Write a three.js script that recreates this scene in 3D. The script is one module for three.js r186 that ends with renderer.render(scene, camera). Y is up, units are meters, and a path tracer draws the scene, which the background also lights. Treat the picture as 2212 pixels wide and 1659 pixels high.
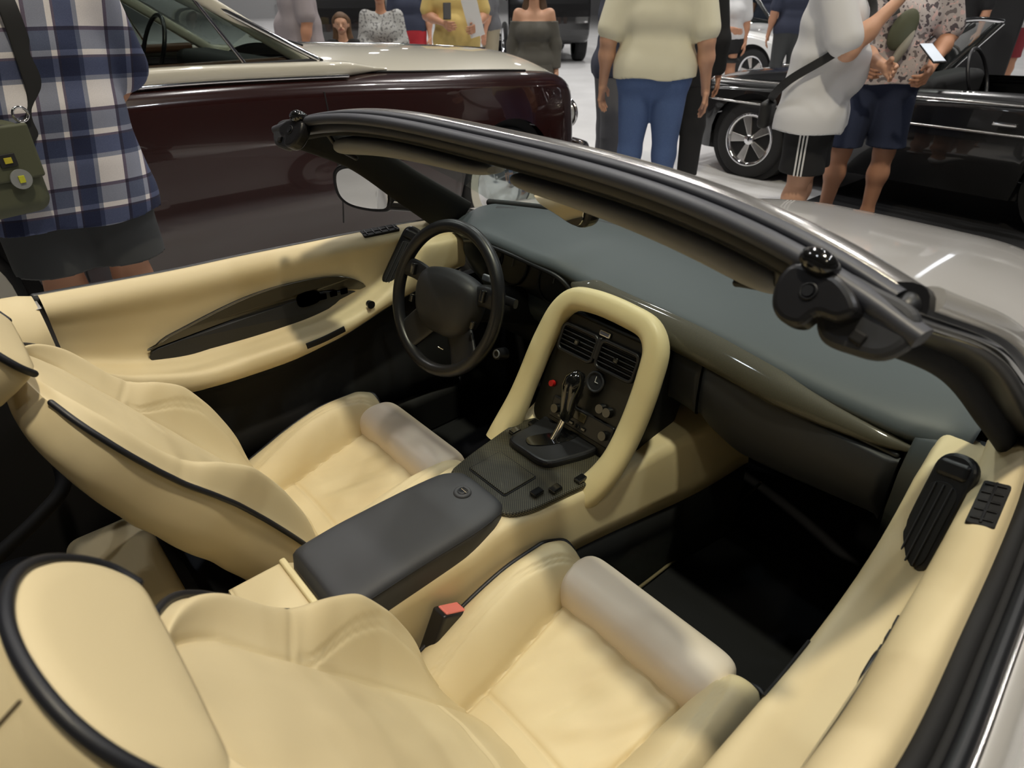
import * as THREE from 'three';
import { RoundedBoxGeometry } from 'three/addons/geometries/RoundedBoxGeometry.js';
import { mergeGeometries } from 'three/addons/utils/BufferGeometryUtils.js';
import { ImprovedNoise } from 'three/addons/math/ImprovedNoise.js';

// ------------------------------------------------------------------ camera, exposure
const scene = new THREE.Scene();
const renderer = new THREE.WebGLRenderer();
renderer.toneMapping = THREE.LinearToneMapping;
renderer.toneMappingExposure = 0.56;
renderer.shadowMap.enabled = true;
scene.background = new THREE.Color(0x000000);
const FW = 2212, FH = 1659, FPX = 1396;
const camera = new THREE.PerspectiveCamera(2 * Math.atan(FH / 2 / FPX) * 180 / Math.PI, FW / FH, 0.05, 200);
camera.rotation.order = 'YXZ';
camera.rotation.set(-31.57 * Math.PI / 180, 48.83 * Math.PI / 180, -0.35 * Math.PI / 180);
camera.position.set(0.797, 1.446, 0.592);
camera.focus = 1.5; camera.userData.fStop = 6;
camera.updateMatrixWorld(true);

// ------------------------------------------------------------------ helpers
const V = (x, y, z) => new THREE.Vector3(x, y, z);
const lerp = (a, b, t) => a + (b - a) * t;
const clamp = (x, a = 0, b = 1) => Math.min(b, Math.max(a, x));
const smooth = (a, b, x) => { const t = clamp((x - a) / (b - a)); return t * t * (3 - 2 * t); };
const gauss = (d, w) => Math.exp(-(d * d) / (w * w));
const noise = new ImprovedNoise();
let seed = 7;
const rnd = () => { seed = (seed * 1664525 + 1013904223) >>> 0; return seed / 4294967296; };
// piecewise linear / smooth table lookup [[k, v], ...]
function tab(t, k) {                                                  // smooth monotone curve through the knots
  const n = t.length; if (k <= t[0][0]) return t[0][1]; if (k >= t[n - 1][0]) return t[n - 1][1];
  let i = 1; while (k > t[i][0]) i++;
  const sl = (j) => (t[j + 1][1] - t[j][1]) / (t[j + 1][0] - t[j][0]);
  const tan = (j) => { if (j === 0) return sl(0); if (j === n - 1) return sl(n - 2); const a = sl(j - 1), b = sl(j); return a * b <= 0 ? 0 : 2 * a * b / (a + b); };
  const h = t[i][0] - t[i - 1][0], u = (k - t[i - 1][0]) / h, u2 = u * u, u3 = u2 * u;
  return (2 * u3 - 3 * u2 + 1) * t[i - 1][1] + (u3 - 2 * u2 + u) * h * tan(i - 1) + (3 * u2 - 2 * u3) * t[i][1] + (u3 - u2) * h * tan(i);
}
function tabl(t, k) {
  if (k <= t[0][0]) return t[0][1];
  for (let i = 1; i < t.length; i++) if (k <= t[i][0]) return lerp(t[i - 1][1], t[i][1], (k - t[i - 1][0]) / (t[i][0] - t[i - 1][0]));
  return t[t.length - 1][1];
}
// a photograph pixel gives a direction; the plane it is cut with gives the distance
function at(px, py, axis, value) {
  const d = V((px - FW / 2) / FPX, -(py - FH / 2) / FPX, -1).applyEuler(camera.rotation);
  const t = (value - camera.position[axis]) / d[axis];
  return camera.position.clone().addScaledVector(d, t);
}
const taken = {};
function numbered(name) { const n = taken[name] = (taken[name] ?? -1) + 1; return n ? name + '_' + String(n).padStart(3, '0') : name; }
function tag(o, label, category, group, kind) {
  if (label) o.userData.label = label;
  if (category) o.userData.category = category;
  if (group) o.userData.group = group;
  if (kind) o.userData.kind = kind;
  return o;
}
function thing(name, label, category, [x, y, z] = [0, 0, 0], turn = 0, group) {
  const o = new THREE.Group(); o.name = numbered(name); o.position.set(x, y, z); o.rotation.y = turn; scene.add(o);
  return tag(o, label, category, group);
}
function mesh(name, geo, mat, parent = scene, label) {
  if (Array.isArray(geo)) geo = join(geo);
  const m = new THREE.Mesh(geo, mat); m.name = parent === scene ? numbered(name) : name; m.castShadow = m.receiveShadow = true;
  parent.add(m); if (label) m.userData.label = label; return m;
}
function grp(name, parent, label) { const g = new THREE.Group(); g.name = name; parent.add(g); if (label) g.userData.label = label; return g; }
function join(list) {
  return mergeGeometries(list.map((g) => {
    let h = g.index ? g.toNonIndexed() : g.clone();
    if (!h.attributes.normal) h.computeVertexNormals();
    if (!h.attributes.uv) h.setAttribute('uv', new THREE.BufferAttribute(new Float32Array(h.attributes.position.count * 2), 2));
    for (const k of Object.keys(h.attributes)) if (!['position', 'normal', 'uv'].includes(k)) h.deleteAttribute(k);
    return h;
  }));
}
function struct(name, geo, mat) { const m = mesh(name, geo, mat); m.userData.kind = 'structure'; return m; }
function box(w, h, d, x = 0, y = 0, z = 0) { const g = new THREE.BoxGeometry(w, h, d); g.translate(x, y, z); return g; }
function rbox(w, h, d, r = 0.004, x = 0, y = 0, z = 0, seg = 3) { const g = new RoundedBoxGeometry(w, h, d, seg, Math.min(r, w / 2.01, h / 2.01, d / 2.01)); g.translate(x, y, z); return g; }
function cyl(r0, r1, h, x = 0, y = 0, z = 0, seg = 24) { const g = new THREE.CylinderGeometry(r1, r0, h, seg); g.translate(x, y, z); return g; }
function ball(r, x = 0, y = 0, z = 0, sx = 1, sy = 1, sz = 1, n = 20) { const g = new THREE.SphereGeometry(r, n, Math.round(n * 0.7)); g.scale(sx, sy, sz); g.translate(x, y, z); return g; }
// rings of Vector3 joined to a skin; open or closed round, with or without end caps
function loft(rings, { closed = true, cap = true, uvx = 1, uvy = 1 } = {}) {
  const n = rings[0].length, m = rings.length, pos = [], uv = [], idx = [];
  const cols = closed ? n + 1 : n;
  for (let j = 0; j < m; j++) for (let i = 0; i < cols; i++) { const p = rings[j][i % n]; pos.push(p.x, p.y, p.z); uv.push(i / (cols - 1) * uvx, j / (m - 1) * uvy); }
  for (let j = 0; j < m - 1; j++) for (let i = 0; i < cols - 1; i++) { const a = j * cols + i, b = a + 1, c = a + cols, d = c + 1; idx.push(a, b, d, a, d, c); }
  const g = new THREE.BufferGeometry();
  g.setAttribute('position', new THREE.Float32BufferAttribute(pos, 3)); g.setAttribute('uv', new THREE.Float32BufferAttribute(uv, 2)); g.setIndex(idx);
  g.computeVertexNormals();
  if (closed) { const nn = g.attributes.normal; for (let j = 0; j < m; j++) { const a = j * cols, b = a + cols - 1, v = V(nn.getX(a) + nn.getX(b), nn.getY(a) + nn.getY(b), nn.getZ(a) + nn.getZ(b)).normalize(); nn.setXYZ(a, v.x, v.y, v.z); nn.setXYZ(b, v.x, v.y, v.z); } }
  if (!cap || !closed) return g;
  const caps = [rings[0], rings[m - 1]].map((r, k) => {
    const c = r.reduce((s, p) => s.add(p), V(0, 0, 0)).multiplyScalar(1 / n), pp = [];
    for (let i = 0; i < n; i++) { const a = r[i], b = r[(i + 1) % n], t = k ? [c, a, b] : [c, b, a]; for (const p of t) pp.push(p.x, p.y, p.z); }
    const h = new THREE.BufferGeometry(); h.setAttribute('position', new THREE.Float32BufferAttribute(pp, 3)); h.computeVertexNormals(); return h;
  });
  return join([g, ...caps]);
}
function grid(fn, nu, nv) { const rows = []; for (let j = 0; j <= nv; j++) { const r = []; for (let i = 0; i <= nu; i++) r.push(fn(i / nu, j / nv)); rows.push(r); } return loft(rows, { closed: false }); }
const curve = (pts, closed = false) => new THREE.CatmullRomCurve3(pts.map((p) => Array.isArray(p) ? V(...p) : p), closed, 'centripetal');
function tube(pts, r, { closed = false, seg = 0, radial = 10 } = {}) {
  const c = curve(pts, closed);
  const g = new THREE.TubeGeometry(c, seg || Math.max(8, pts.length * 8), typeof r === 'number' ? r : 1, radial, closed);
  if (closed) return g;
  const e = [0, 1].map((t) => { const p = c.getPoint(t); return ball(r, p.x, p.y, p.z, 1, 1, 1, 10); });
  return join([g, ...e]);
}
// a tube whose section is a superellipse: half width w (across 'side'), half height h
function sweep(pts, sec, { closed = false, n = 60, up = V(0, 1, 0), m = 20, pow = 2.6 } = {}) {
  const c = curve(pts, closed), rings = [], N = closed ? n : n + 1;
  for (let j = 0; j < N; j++) {
    const t = j / n, p = c.getPointAt(t), d = c.getTangentAt(t), u0 = typeof up === 'function' ? up(t, p) : up;
    const s = V(0, 0, 0).crossVectors(d, u0).normalize(), u = V(0, 0, 0).crossVectors(s, d).normalize();
    const [w, h] = typeof sec === 'function' ? sec(t) : sec, r = [];
    for (let i = 0; i < m; i++) { const a = i / m * Math.PI * 2, ca = Math.cos(a), sa = Math.sin(a); r.push(p.clone().addScaledVector(s, w * Math.sign(ca) * Math.abs(ca) ** (2 / pow)).addScaledVector(u, h * Math.sign(sa) * Math.abs(sa) ** (2 / pow))); }
    rings.push(r);
  }
  if (closed) rings.push(rings[0]);
  return loft(rings, { cap: !closed });
}
// flat outline [[a, b], ...] given thickness; matrix lays it in place (x right, y up, z = thickness towards the viewer)
function slab(pts, depth, bevel = 0.002, holes = [], curveSegs = 6) {
  const s = new THREE.Shape(pts.map((p) => new THREE.Vector2(p[0], p[1])));
  for (const h of holes) s.holes.push(new THREE.Path(h.map((p) => new THREE.Vector2(p[0], p[1]))));
  const g = new THREE.ExtrudeGeometry(s, { depth: Math.max(1e-4, depth - 2 * bevel), bevelEnabled: bevel > 0, bevelThickness: bevel, bevelSize: bevel, bevelOffset: -bevel, bevelSegments: 3, curveSegments: curveSegs, steps: 1 });
  g.translate(0, 0, bevel); return g;
}
function rrect(w, h, r, n = 6) { const o = []; for (const [cx, cy, a0] of [[w / 2 - r, h / 2 - r, 0], [-w / 2 + r, h / 2 - r, 1], [-w / 2 + r, -h / 2 + r, 2], [w / 2 - r, -h / 2 + r, 3]]) for (let i = 0; i <= n; i++) { const a = (a0 + i / n) * Math.PI / 2; o.push([cx + r * Math.cos(a), cy + r * Math.sin(a)]); } return o; }
function oval(w, h, n = 40, pow = 2) { const o = []; for (let i = 0; i < n; i++) { const a = i / n * 2 * Math.PI, c = Math.cos(a), s = Math.sin(a); o.push([w * Math.sign(c) * Math.abs(c) ** (2 / pow), h * Math.sign(s) * Math.abs(s) ** (2 / pow)]); } return o; }
// frame: origin o, x axis, y axis; z = x cross y
function framed(g, o, x, y) { const X = x.clone().normalize(), Z = V(0, 0, 0).crossVectors(X, y).normalize(), Y = V(0, 0, 0).crossVectors(Z, X); const m = new THREE.Matrix4().makeBasis(X, Y, Z).setPosition(o); const h = g.clone(); h.applyMatrix4(m); return h; }
function smoothPoly(pts, n = 60, closed = true) { return curve(pts.map((p) => V(p[0], p[1], 0)), closed).getSpacedPoints(n).slice(0, closed ? n : n + 1).map((p) => [p.x, p.y]); }
const rot = (g, rx = 0, ry = 0, rz = 0) => { if (rx) g.rotateX(rx); if (ry) g.rotateY(ry); if (rz) g.rotateZ(rz); return g; };
const mirrorX = (g) => { const h = (g.index ? g.toNonIndexed() : g.clone()); const p = h.attributes.position, n = h.attributes.normal; for (let i = 0; i < p.count; i++) { p.setX(i, -p.getX(i)); n.setX(i, -n.getX(i)); } for (const a of Object.values(h.attributes)) for (let i = 0; i < a.count; i += 3) for (let k = 0; k < a.itemSize; k++) { const t = a.array[(i + 1) * a.itemSize + k]; a.array[(i + 1) * a.itemSize + k] = a.array[(i + 2) * a.itemSize + k]; a.array[(i + 2) * a.itemSize + k] = t; } return h; };

// ------------------------------------------------------------------ textures computed here
function dataTex(w, h, fn, srgb = true) {
  const d = new Uint8Array(w * h * 4);
  for (let y = 0; y < h; y++) for (let x = 0; x < w; x++) { const c = fn(x, y), i = (y * w + x) * 4; d[i] = c[0]; d[i + 1] = c[1]; d[i + 2] = c[2]; d[i + 3] = 255; }
  const t = new THREE.DataTexture(d, w, h); t.wrapS = t.wrapT = THREE.RepeatWrapping; t.magFilter = THREE.LinearFilter; t.minFilter = THREE.LinearMipmapLinearFilter; if (srgb) t.colorSpace = THREE.SRGBColorSpace; t.needsUpdate = true; return t;
}
const fbm = (x, y, z, o = 4) => { let s = 0, a = 0.5, f = 1; for (let i = 0; i < o; i++) { s += a * noise.noise(x * f, y * f, z + i * 7.3); a *= 0.5; f *= 2; } return s; };

// ------------------------------------------------------------------ materials
const M = {};
const lin = (r, g, b) => new THREE.Color().setRGB(r, g, b);
const std = (color, roughness = 0.6, metalness = 0, more = {}) => new THREE.MeshStandardMaterial({ color, roughness, metalness, side: THREE.DoubleSide, ...more });
const phy = (color, roughness = 0.5, metalness = 0, more = {}) => new THREE.MeshPhysicalMaterial({ color, roughness, metalness, side: THREE.DoubleSide, ...more });
M.seam = std(lin(0.12, 0.09, 0.05), 0.8);
M.cream = phy(lin(0.7, 0.588, 0.365), 0.5, 0, { specularIntensity: 0.6 });
M.creamRoll = phy(lin(0.74, 0.64, 0.53), 0.42, 0, { specularIntensity: 0.8 });
M.creamSmooth = phy(lin(0.74, 0.63, 0.36), 0.38, 0, { specularIntensity: 0.7 });
M.piping = std(lin(0.012, 0.013, 0.018), 0.45);
M.slate = std(lin(0.047, 0.058, 0.066), 0.5);
M.charcoal = std(lin(0.017, 0.019, 0.024), 0.55);
M.armrest = std(lin(0.042, 0.044, 0.051), 0.6);
M.blackSoft = std(lin(0.0055, 0.0055, 0.0065), 0.75);
M.blackPlastic = std(lin(0.012, 0.012, 0.014), 0.35);
M.rubber = std(lin(0.011, 0.012, 0.015), 0.42);
M.vinyl = std(lin(0.03, 0.032, 0.038), 0.55);
M.suede = std(lin(0.3, 0.3, 0.295), 0.85);
M.suedeDark = std(lin(0.01, 0.0105, 0.011), 0.9);
M.carpet = std(lin(0.0045, 0.005, 0.0065), 0.95);
M.carpetLight = std(lin(0.05, 0.055, 0.065), 0.95);
M.gloss = phy(lin(0.008, 0.008, 0.008), 0.12, 0, { clearcoat: 1, clearcoatRoughness: 0.05 });
M.silver = phy(lin(0.68, 0.665, 0.65), 0.36, 0.35, { clearcoat: 1, clearcoatRoughness: 0.06 });
M.silverTrim = phy(lin(0.62, 0.6, 0.58), 0.22, 0.9);
M.chrome = phy(lin(0.8, 0.8, 0.82), 0.08, 1);
M.fascia = std(lin(0.008, 0.0075, 0.006), 0.4);
M.hub = std(lin(0.02, 0.02, 0.023), 0.5);
M.band = std(lin(0.06, 0.064, 0.08), 0.45);
M.mirror = phy(lin(0.85, 0.85, 0.85), 0.02, 1);
M.glass = phy(lin(0.82, 0.9, 0.88), 0, 0, { transmission: 1, thickness: 0, ior: 1.45 });
M.glassDark = phy(lin(0.5, 0.55, 0.52), 0, 0, { transmission: 1, thickness: 0, ior: 1.45 });
M.red = std(lin(0.5, 0.008, 0.008), 0.4);
M.redButton = std(lin(0.8, 0.22, 0.19), 0.4);
M.white = std(lin(0.75, 0.75, 0.74), 0.5);
M.greyPlastic = std(lin(0.22, 0.23, 0.25), 0.4);
const carbonTex = dataTex(64, 64, (x, y) => { const a = ((x >> 3) + (y >> 3)) & 1, k = a ? (x & 7) : (y & 7), v = a ? 84 + 8 * Math.sin(k / 8 * Math.PI) : 30 + 6 * Math.sin(k / 8 * Math.PI); return [v, v * 0.95, v * 0.76]; });
const carbon = (ru, rv) => { const t = carbonTex.clone(); t.repeat.set(ru, rv); t.needsUpdate = true; return phy(0xffffff, 0.5, 0, { map: t, specularIntensity: 0.5, clearcoat: 0.45, clearcoatRoughness: 0.06 }); };
M.tyre = std(lin(0.014, 0.014, 0.015), 0.8);

// ------------------------------------------------------------------ hall: floor, walls, ceiling, lamps
const HX0 = -40, HX1 = 16, HZ0 = -34, HZ1 = 14, HY = 8.4;
const floorTex = dataTex(512, 512, (x, y) => { const s = (a, b) => fbm(a / 512 * 6, b / 512 * 6, 3.1, 5); const w = (x / 512), w2 = (y / 512); const n = lerp(lerp(s(x, y), s(x - 512, y), w), lerp(s(x, y - 512), s(x - 512, y - 512), w), w2); const v = 205 + n * 34 + (rnd() - 0.5) * 6; return [v, v, v * 1.005]; });
floorTex.repeat.set(13, 11);
M.floor = std(0xffffff, 0.35, 0, { map: floorTex });
M.wall = std(lin(0.5, 0.5, 0.51), 0.8);
M.ceiling = std(lin(0.06, 0.06, 0.065), 0.9);
struct('floor', box(HX1 - HX0, 0.2, HZ1 - HZ0, (HX0 + HX1) / 2, -0.1, (HZ0 + HZ1) / 2), M.floor);
struct('ceiling', box(HX1 - HX0, 0.2, HZ1 - HZ0, (HX0 + HX1) / 2, HY + 0.1, (HZ0 + HZ1) / 2), M.ceiling);
struct('wall_front', box(HX1 - HX0 + 0.6, HY, 0.3, (HX0 + HX1) / 2, HY / 2, HZ0 - 0.15), M.wall);
struct('wall_back', box(HX1 - HX0 + 0.6, HY, 0.3, (HX0 + HX1) / 2, HY / 2, HZ1 + 0.15), M.wall);
struct('wall_left', box(0.3, HY, HZ1 - HZ0, HX0 - 0.15, HY / 2, (HZ0 + HZ1) / 2), M.wall);
struct('wall_right', box(0.3, HY, HZ1 - HZ0, HX1 + 0.15, HY / 2, (HZ0 + HZ1) / 2), M.wall);

const WARM = lin(1, 0.89, 0.68), COOL = lin(0.9, 0.94, 1.0), NEUT = lin(1, 0.97, 0.93);
const glow = (c, k) => new THREE.MeshStandardMaterial({ color: 0x000000, emissive: c, emissiveIntensity: k });
M.lampBody = std(lin(0.03, 0.03, 0.03), 0.5);
const lensGeo = cyl(0.17, 0.17, 0.02, 0, 0, 0), hoodGeo = cyl(0.2, 0.14, 0.3, 0, 0.17, 0), rodGeo = cyl(0.012, 0.012, 1.0, 0, 0.8, 0, 8);
const glowMat = { w: glow(WARM, 60), c: glow(COOL, 60), n: glow(NEUT, 60) };
function pendant(x, z, kind, power, y = HY - 1.3) {
  const t = thing('ceiling_lamp', 'black pendant lamp with a round bright lens hanging under the dark ceiling', 'lamp', [x, y, z], 0, 'pendant lamps over the hall');
  mesh('lamp_lens', lensGeo, glowMat[kind], t); mesh('lamp_hood', hoodGeo, M.lampBody, t); mesh('rod', rodGeo, M.lampBody, t);
  const l = new THREE.SpotLight({ w: WARM, c: COOL, n: NEUT }[kind], power, 0, 1.25, 0.5, 2); l.position.set(0, -0.05, 0); l.target.position.set(0, -3, 0); l.castShadow = true; l.shadow.radius = 8;
  t.add(l, l.target); l.name = 'lamp_light'; l.target.name = 'lamp_target';
}
for (const [x, z, k, p] of LAMPS()) pendant(x, z, k, p);
function LAMPS() {
  return [
    [0.7, -0.25, 'w', 136], [-1.8, 1.9, 'c', 14], [2.6, 2.4, 'w', 14], [-3.4, -2.4, 'n', 48], [3.2, -2.2, 'c', 24], [-0.6, -5.4, 'n', 56],
    [-4.6, -6.4, 'n', 80], [2.6, -7.0, 'n', 60], [-7.6, -3.0, 'n', 80], [-6.4, 1.2, 'n', 55], [-8.6, -9.0, 'n', 95], [-3.4, -11.0, 'n', 95], [-13.0, -7.0, 'n', 90], [-12.0, -14.0, 'n', 90], [-5, -17.5, 'n', 90], [2.0, -14, 'n', 80], [-17, -3, 'n', 120], [-16, -9, 'n', 100], [-17, -18, 'n', 120], [-9, -23, 'n', 120], [0, -22, 'n', 100], [-22, -8, 'n', 110], [-22, -14, 'n', 110], [-28, -12, 'n', 110], [-28, -18, 'n', 110], [-34, -16, 'n', 110], [-34, -23, 'n', 110], [-24, -1, 'n', 110],
  ];
}
// ------------------------------------------------------------------ the silver convertible (car frame: x right, -z forward)
const car = thing('convertible_car', 'silver open two-door convertible with cream leather seats and a slate dashboard', 'car');
// ---- seats
const SB = V(0, 0.43, 0.235), SA = V(0, 0.832, 0.555), SN = V(0, 0.555, -0.832);   // backrest base, up axis, forward normal
const seatBack = (x, s, h) => SB.clone().addScaledVector(SA, s).addScaledVector(SN, h).add(V(x, 0, 0));
const backW = (s) => tab([[-0.02, 0.18], [0.1, 0.212], [0.3, 0.212], [0.42, 0.197], [0.5, 0.188], [0.55, 0.17], [0.59, 0.138], [0.615, 0.1], [0.63, 0.06]], s);
const backK = (s) => tab([[-0.02, -0.02], [0.05, 0.006], [0.12, 0.04], [0.17, 0.056], [0.24, 0.071], [0.295, 0.075], [0.35, 0.056], [0.4, 0.026], [0.45, 0.018], [0.53, 0.02], [0.58, 0.014], [0.63, 0.0]], s);
function backH(x, s) {                                                // how far the front of the backrest stands out
  const a = Math.abs(x), w = backW(s), k = backK(s), inner = Math.min(0.105, w * 0.6);
  const c = -0.008 + 0.014 * (1 - Math.min(1, a / inner) ** 2) + (a < inner ? 0.0025 * noise.noise(x * 26, s * 12, 2.2) : 0);
  let h = lerp(c, k, smooth(inner - 0.004, w - 0.018, a));
  h = lerp(h, 0.25 * k - 0.012, smooth(w - 0.04, w, a) ** 2);
  h -= 0.005 * gauss(a - inner, 0.0045);
  const arc = tab([[0.0, 0.14], [0.12, 0.162], [0.22, 0.165], [0.3, 0.15], [0.38, 0.11]], s);
  if (s < 0.4) h -= 0.0045 * (gauss(a - arc, 0.0026) + gauss(a - arc - 0.008, 0.0026));
  if (a < inner) h -= 0.005 * gauss(s - 0.1, 0.005);
  const br = 0.405 + 0.12 * (w - a);
  if (a > inner) h -= 0.0025 * gauss(s - br, 0.005);
  return h;
}
function backrestGeo() {
  const rings = [], NS = 110, NF = 96;
  for (let j = 0; j <= NS; j++) {
    const s = -0.02 + 0.65 * j / NS, w = backW(s), r = [], T = tab([[-0.02, 0.15], [0.17, 0.128], [0.39, 0.118], [0.55, 0.088], [0.61, 0.065], [0.63, 0.04]], s);
    for (let i = 0; i <= NF; i++) { const x = -w + 2 * w * i / NF; r.push(seatBack(x, s, backH(x, s))); }
    const NB = 22; for (let i = 1; i < NB; i++) {                     // round the sides and over the back
      const a = Math.PI * i / NB, c = Math.cos(a), q = Math.sin(a);
      const wr = 0.0018 * Math.sin(s * 60 + 3 * noise.noise(i * 0.3, s * 9, 1)) * smooth(0.1, 0.25, s) * smooth(0.5, 0.3, s) * (i > 3 && i < NB - 3 ? 1 : 0);
      { const k0 = backH(w, s); r.push(seatBack((w + 0.004 * q) * Math.sign(c) * Math.abs(c) ** 0.28, s, lerp(k0, -T, q ** 0.6) + wr)); }
    }
    rings.push(r);
  }
  return loft(rings);
}
const cushC = (z) => tab([[-0.06, 0.455], [0.0, 0.44], [0.12, 0.418], [0.2, 0.405], [0.33, 0.4]], z);
function cushY(x, z) {
  const a = Math.abs(x), inner = tab([[-0.12, 0.15], [0, 0.135], [0.15, 0.12], [0.33, 0.105]], z);
  let y = cushC(z) + 0.01 * (1 - (a / inner) ** 2) * (a < inner ? 1 : 0);
  const k = tab([[-0.13, 0.035], [-0.06, 0.07], [0.05, 0.092], [0.15, 0.082], [0.24, 0.055], [0.3, 0.03]], z);
  const q = clamp((a - inner) / (0.2 - inner)); y += k * (1 - (1 - q) ** 2.2) ** 0.8;                  // puffed side bolster, crest near its outer edge
  if (a > 0.2) y -= 0.022 * ((a - 0.2) / 0.035) ** 2;
  y -= 0.007 * gauss(a - inner, 0.004);
  const arc = tab([[-0.1, 0.155], [-0.03, 0.178], [0.08, 0.19], [0.2, 0.18], [0.3, 0.16]], z);
  y -= 0.0045 * (gauss(a - arc, 0.0025) + gauss(a - arc - 0.008, 0.0025));
  if (a < inner) {
    y -= 0.005 * gauss(z - 0.185, 0.0045);
    if (z < 0.18) { const w = x * 0.8 + z * 0.35; y += 0.0085 * noise.noise(w * 30, (z - x * 0.5) * 5, 4.4) * smooth(0.185, 0.13, z); }
  }
  return y;
}
function cushionGeo() {
  const rings = [], N = 110, NX = 130;
  for (let j = 0; j <= N; j++) {
    const t = j / N, z = 0.33 - 0.445 * t, r = [], e = smooth(0.955, 1, t), drop = 0.06 * e * e;
    const W = 0.24 - 0.03 * smooth(0.85, 1, t) ** 2;
    for (let i = 0; i <= NX; i++) { const x = -W + 2 * W * i / NX; r.push(V(x, cushY(x, z) - drop, z)); }
    for (const [x, y] of [[W + 0.003, 0.4], [W - 0.002, 0.33], [W - 0.03, 0.27], [0.1, 0.262], [0, 0.262], [-0.1, 0.262], [-W + 0.03, 0.27], [-W + 0.002, 0.33], [-W - 0.003, 0.4]]) r.push(V(x, Math.min(y, cushY(W, z) - 0.005), z));
    rings.push(r);
  }
  return loft(rings);
}
function rollGeo() {                                                  // the padded thigh roll across the front of the cushion
  const rings = [], N = 60, m = 40;
  for (let j = 0; j <= N; j++) {
    const u = -1 + 2 * j / N, k = Math.max(0.02, (1 - Math.abs(u) ** 14)) ** 0.4, x = 0.176 * u, r = [];
    for (let i = 0; i < m; i++) { const a = i / m * 2 * Math.PI, c = Math.cos(a), s = Math.sin(a); r.push(V(x, 0.452 + 0.05 * k * Math.sign(s) * Math.abs(s) ** 0.8, -0.082 + 0.062 * k * Math.sign(c) * Math.abs(c) ** 0.75)); }
    rings.push(r);
  }
  return loft(rings);
}
function headrestGeo() {
  const hp = [[0.116, 0.648], [0.126, 0.672], [0.123, 0.7], [0.105, 0.736], [0.078, 0.762], [0.04, 0.779]], out = smoothPoly([...hp.map(([x, q]) => [-x, q]), [0, 0.785], ...hp.map(([x, q]) => [x, q]).reverse(), [0.06, 0.642], [0, 0.641], [-0.06, 0.642]], 90);
  const rings = [], c = 0.7;
  for (const [k, d] of [[0.02, 0.026], [0.4, 0.0255], [0.75, 0.024], [0.93, 0.02], [0.985, 0.012], [1, 0.002], [1.005, -0.02], [0.99, -0.045], [0.93, -0.07], [0.8, -0.09], [0.5, -0.105], [0.02, -0.11]]) rings.push(out.map(([x, s]) => seatBack(x * k, c + (s - c) * k, d)));
  const arc = [...hp.map(([x, q]) => [-x, q]), [0, 0.785], ...hp.map(([x, q]) => [x, q]).reverse()];
  const seams = [0.055, -0.055].map((x0) => { const i = out.reduce((b, p, k) => (Math.hypot(p[0] - x0, p[1] - 0.79) < Math.hypot(out[b][0] - x0, out[b][1] - 0.79) ? k : b), 0); return tube(rings.slice(5, 11).map((r) => r[i].clone()), 0.0016, { seg: 30, radial: 6 }); });
  return { seams, geo: loft(rings), rim: arc.map(([x, s]) => seatBack(x * 1.006, c + (s - c) * 1.006, 0.016)) };
}
const seatGeos = { back: backrestGeo(), cush: cushionGeo(), roll: rollGeo(), head: headrestGeo() };
const backPipe = (sg) => { const p = []; for (let i = 0; i <= 26; i++) { const s = 0.0 + 0.605 * i / 26, w = backW(s); p.push(seatBack(sg * (w + 0.003), s, backH(w, s) + 0.002)); } return p; };
const cushPipe = (sg) => { const p = []; for (let i = 0; i <= 22; i++) { const z = 0.27 - 0.365 * i / 22; p.push(V(sg * 0.2365, cushY(0.2365, z) + 0.003, z)); } p.push(V(sg * 0.215, cushY(0.2, -0.1) - 0.012, -0.108), V(sg * 0.175, cushY(0.16, -0.1) - 0.02, -0.112)); return p; };
seatGeos.backPipe = join([tube(backPipe(1), 0.0048, { seg: 90 }), tube(backPipe(-1), 0.0048, { seg: 90 })]);
seatGeos.cushPipe = [tube(cushPipe(1), 0.0048, { seg: 70 }), tube(cushPipe(-1), 0.0048, { seg: 70 })];
seatGeos.headPipe = tube(seatGeos.head.rim, 0.0052, { seg: 140 });
function seat(cx, label) {
  const g = grp('seat', car, label); g.position.x = cx;
  mesh('backrest', seatGeos.back, M.cream, g); mesh('seat_cushion', seatGeos.cush, M.cream, g);
  mesh('thigh_roll', seatGeos.roll, M.creamRoll, g); mesh('headrest', seatGeos.head.geo, M.cream, g);
  mesh('backrest_piping', seatGeos.backPipe, M.piping, g); mesh('headrest_piping', seatGeos.headPipe, M.piping, g);
  for (const p of seatGeos.cushPipe) mesh('cushion_piping', p, M.piping, g);
  for (const q of seatGeos.head.seams) mesh('headrest_seam', q, M.seam, g);
  mesh('headrest_post', tube([seatBack(-0.04, 0.55, -0.03), seatBack(-0.04, 0.68, -0.03)], 0.006), M.chrome, g);
  mesh('headrest_post', tube([seatBack(0.04, 0.55, -0.03), seatBack(0.04, 0.68, -0.03)], 0.006), M.chrome, g);
  mesh('seat_base', rbox(0.4, 0.1, 0.4, 0.02, 0, 0.22, 0.1), M.blackSoft, g);
}
seat(0.373, 'cream leather passenger seat with black piping'); seat(-0.37, 'cream leather driver seat with black piping');
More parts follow.
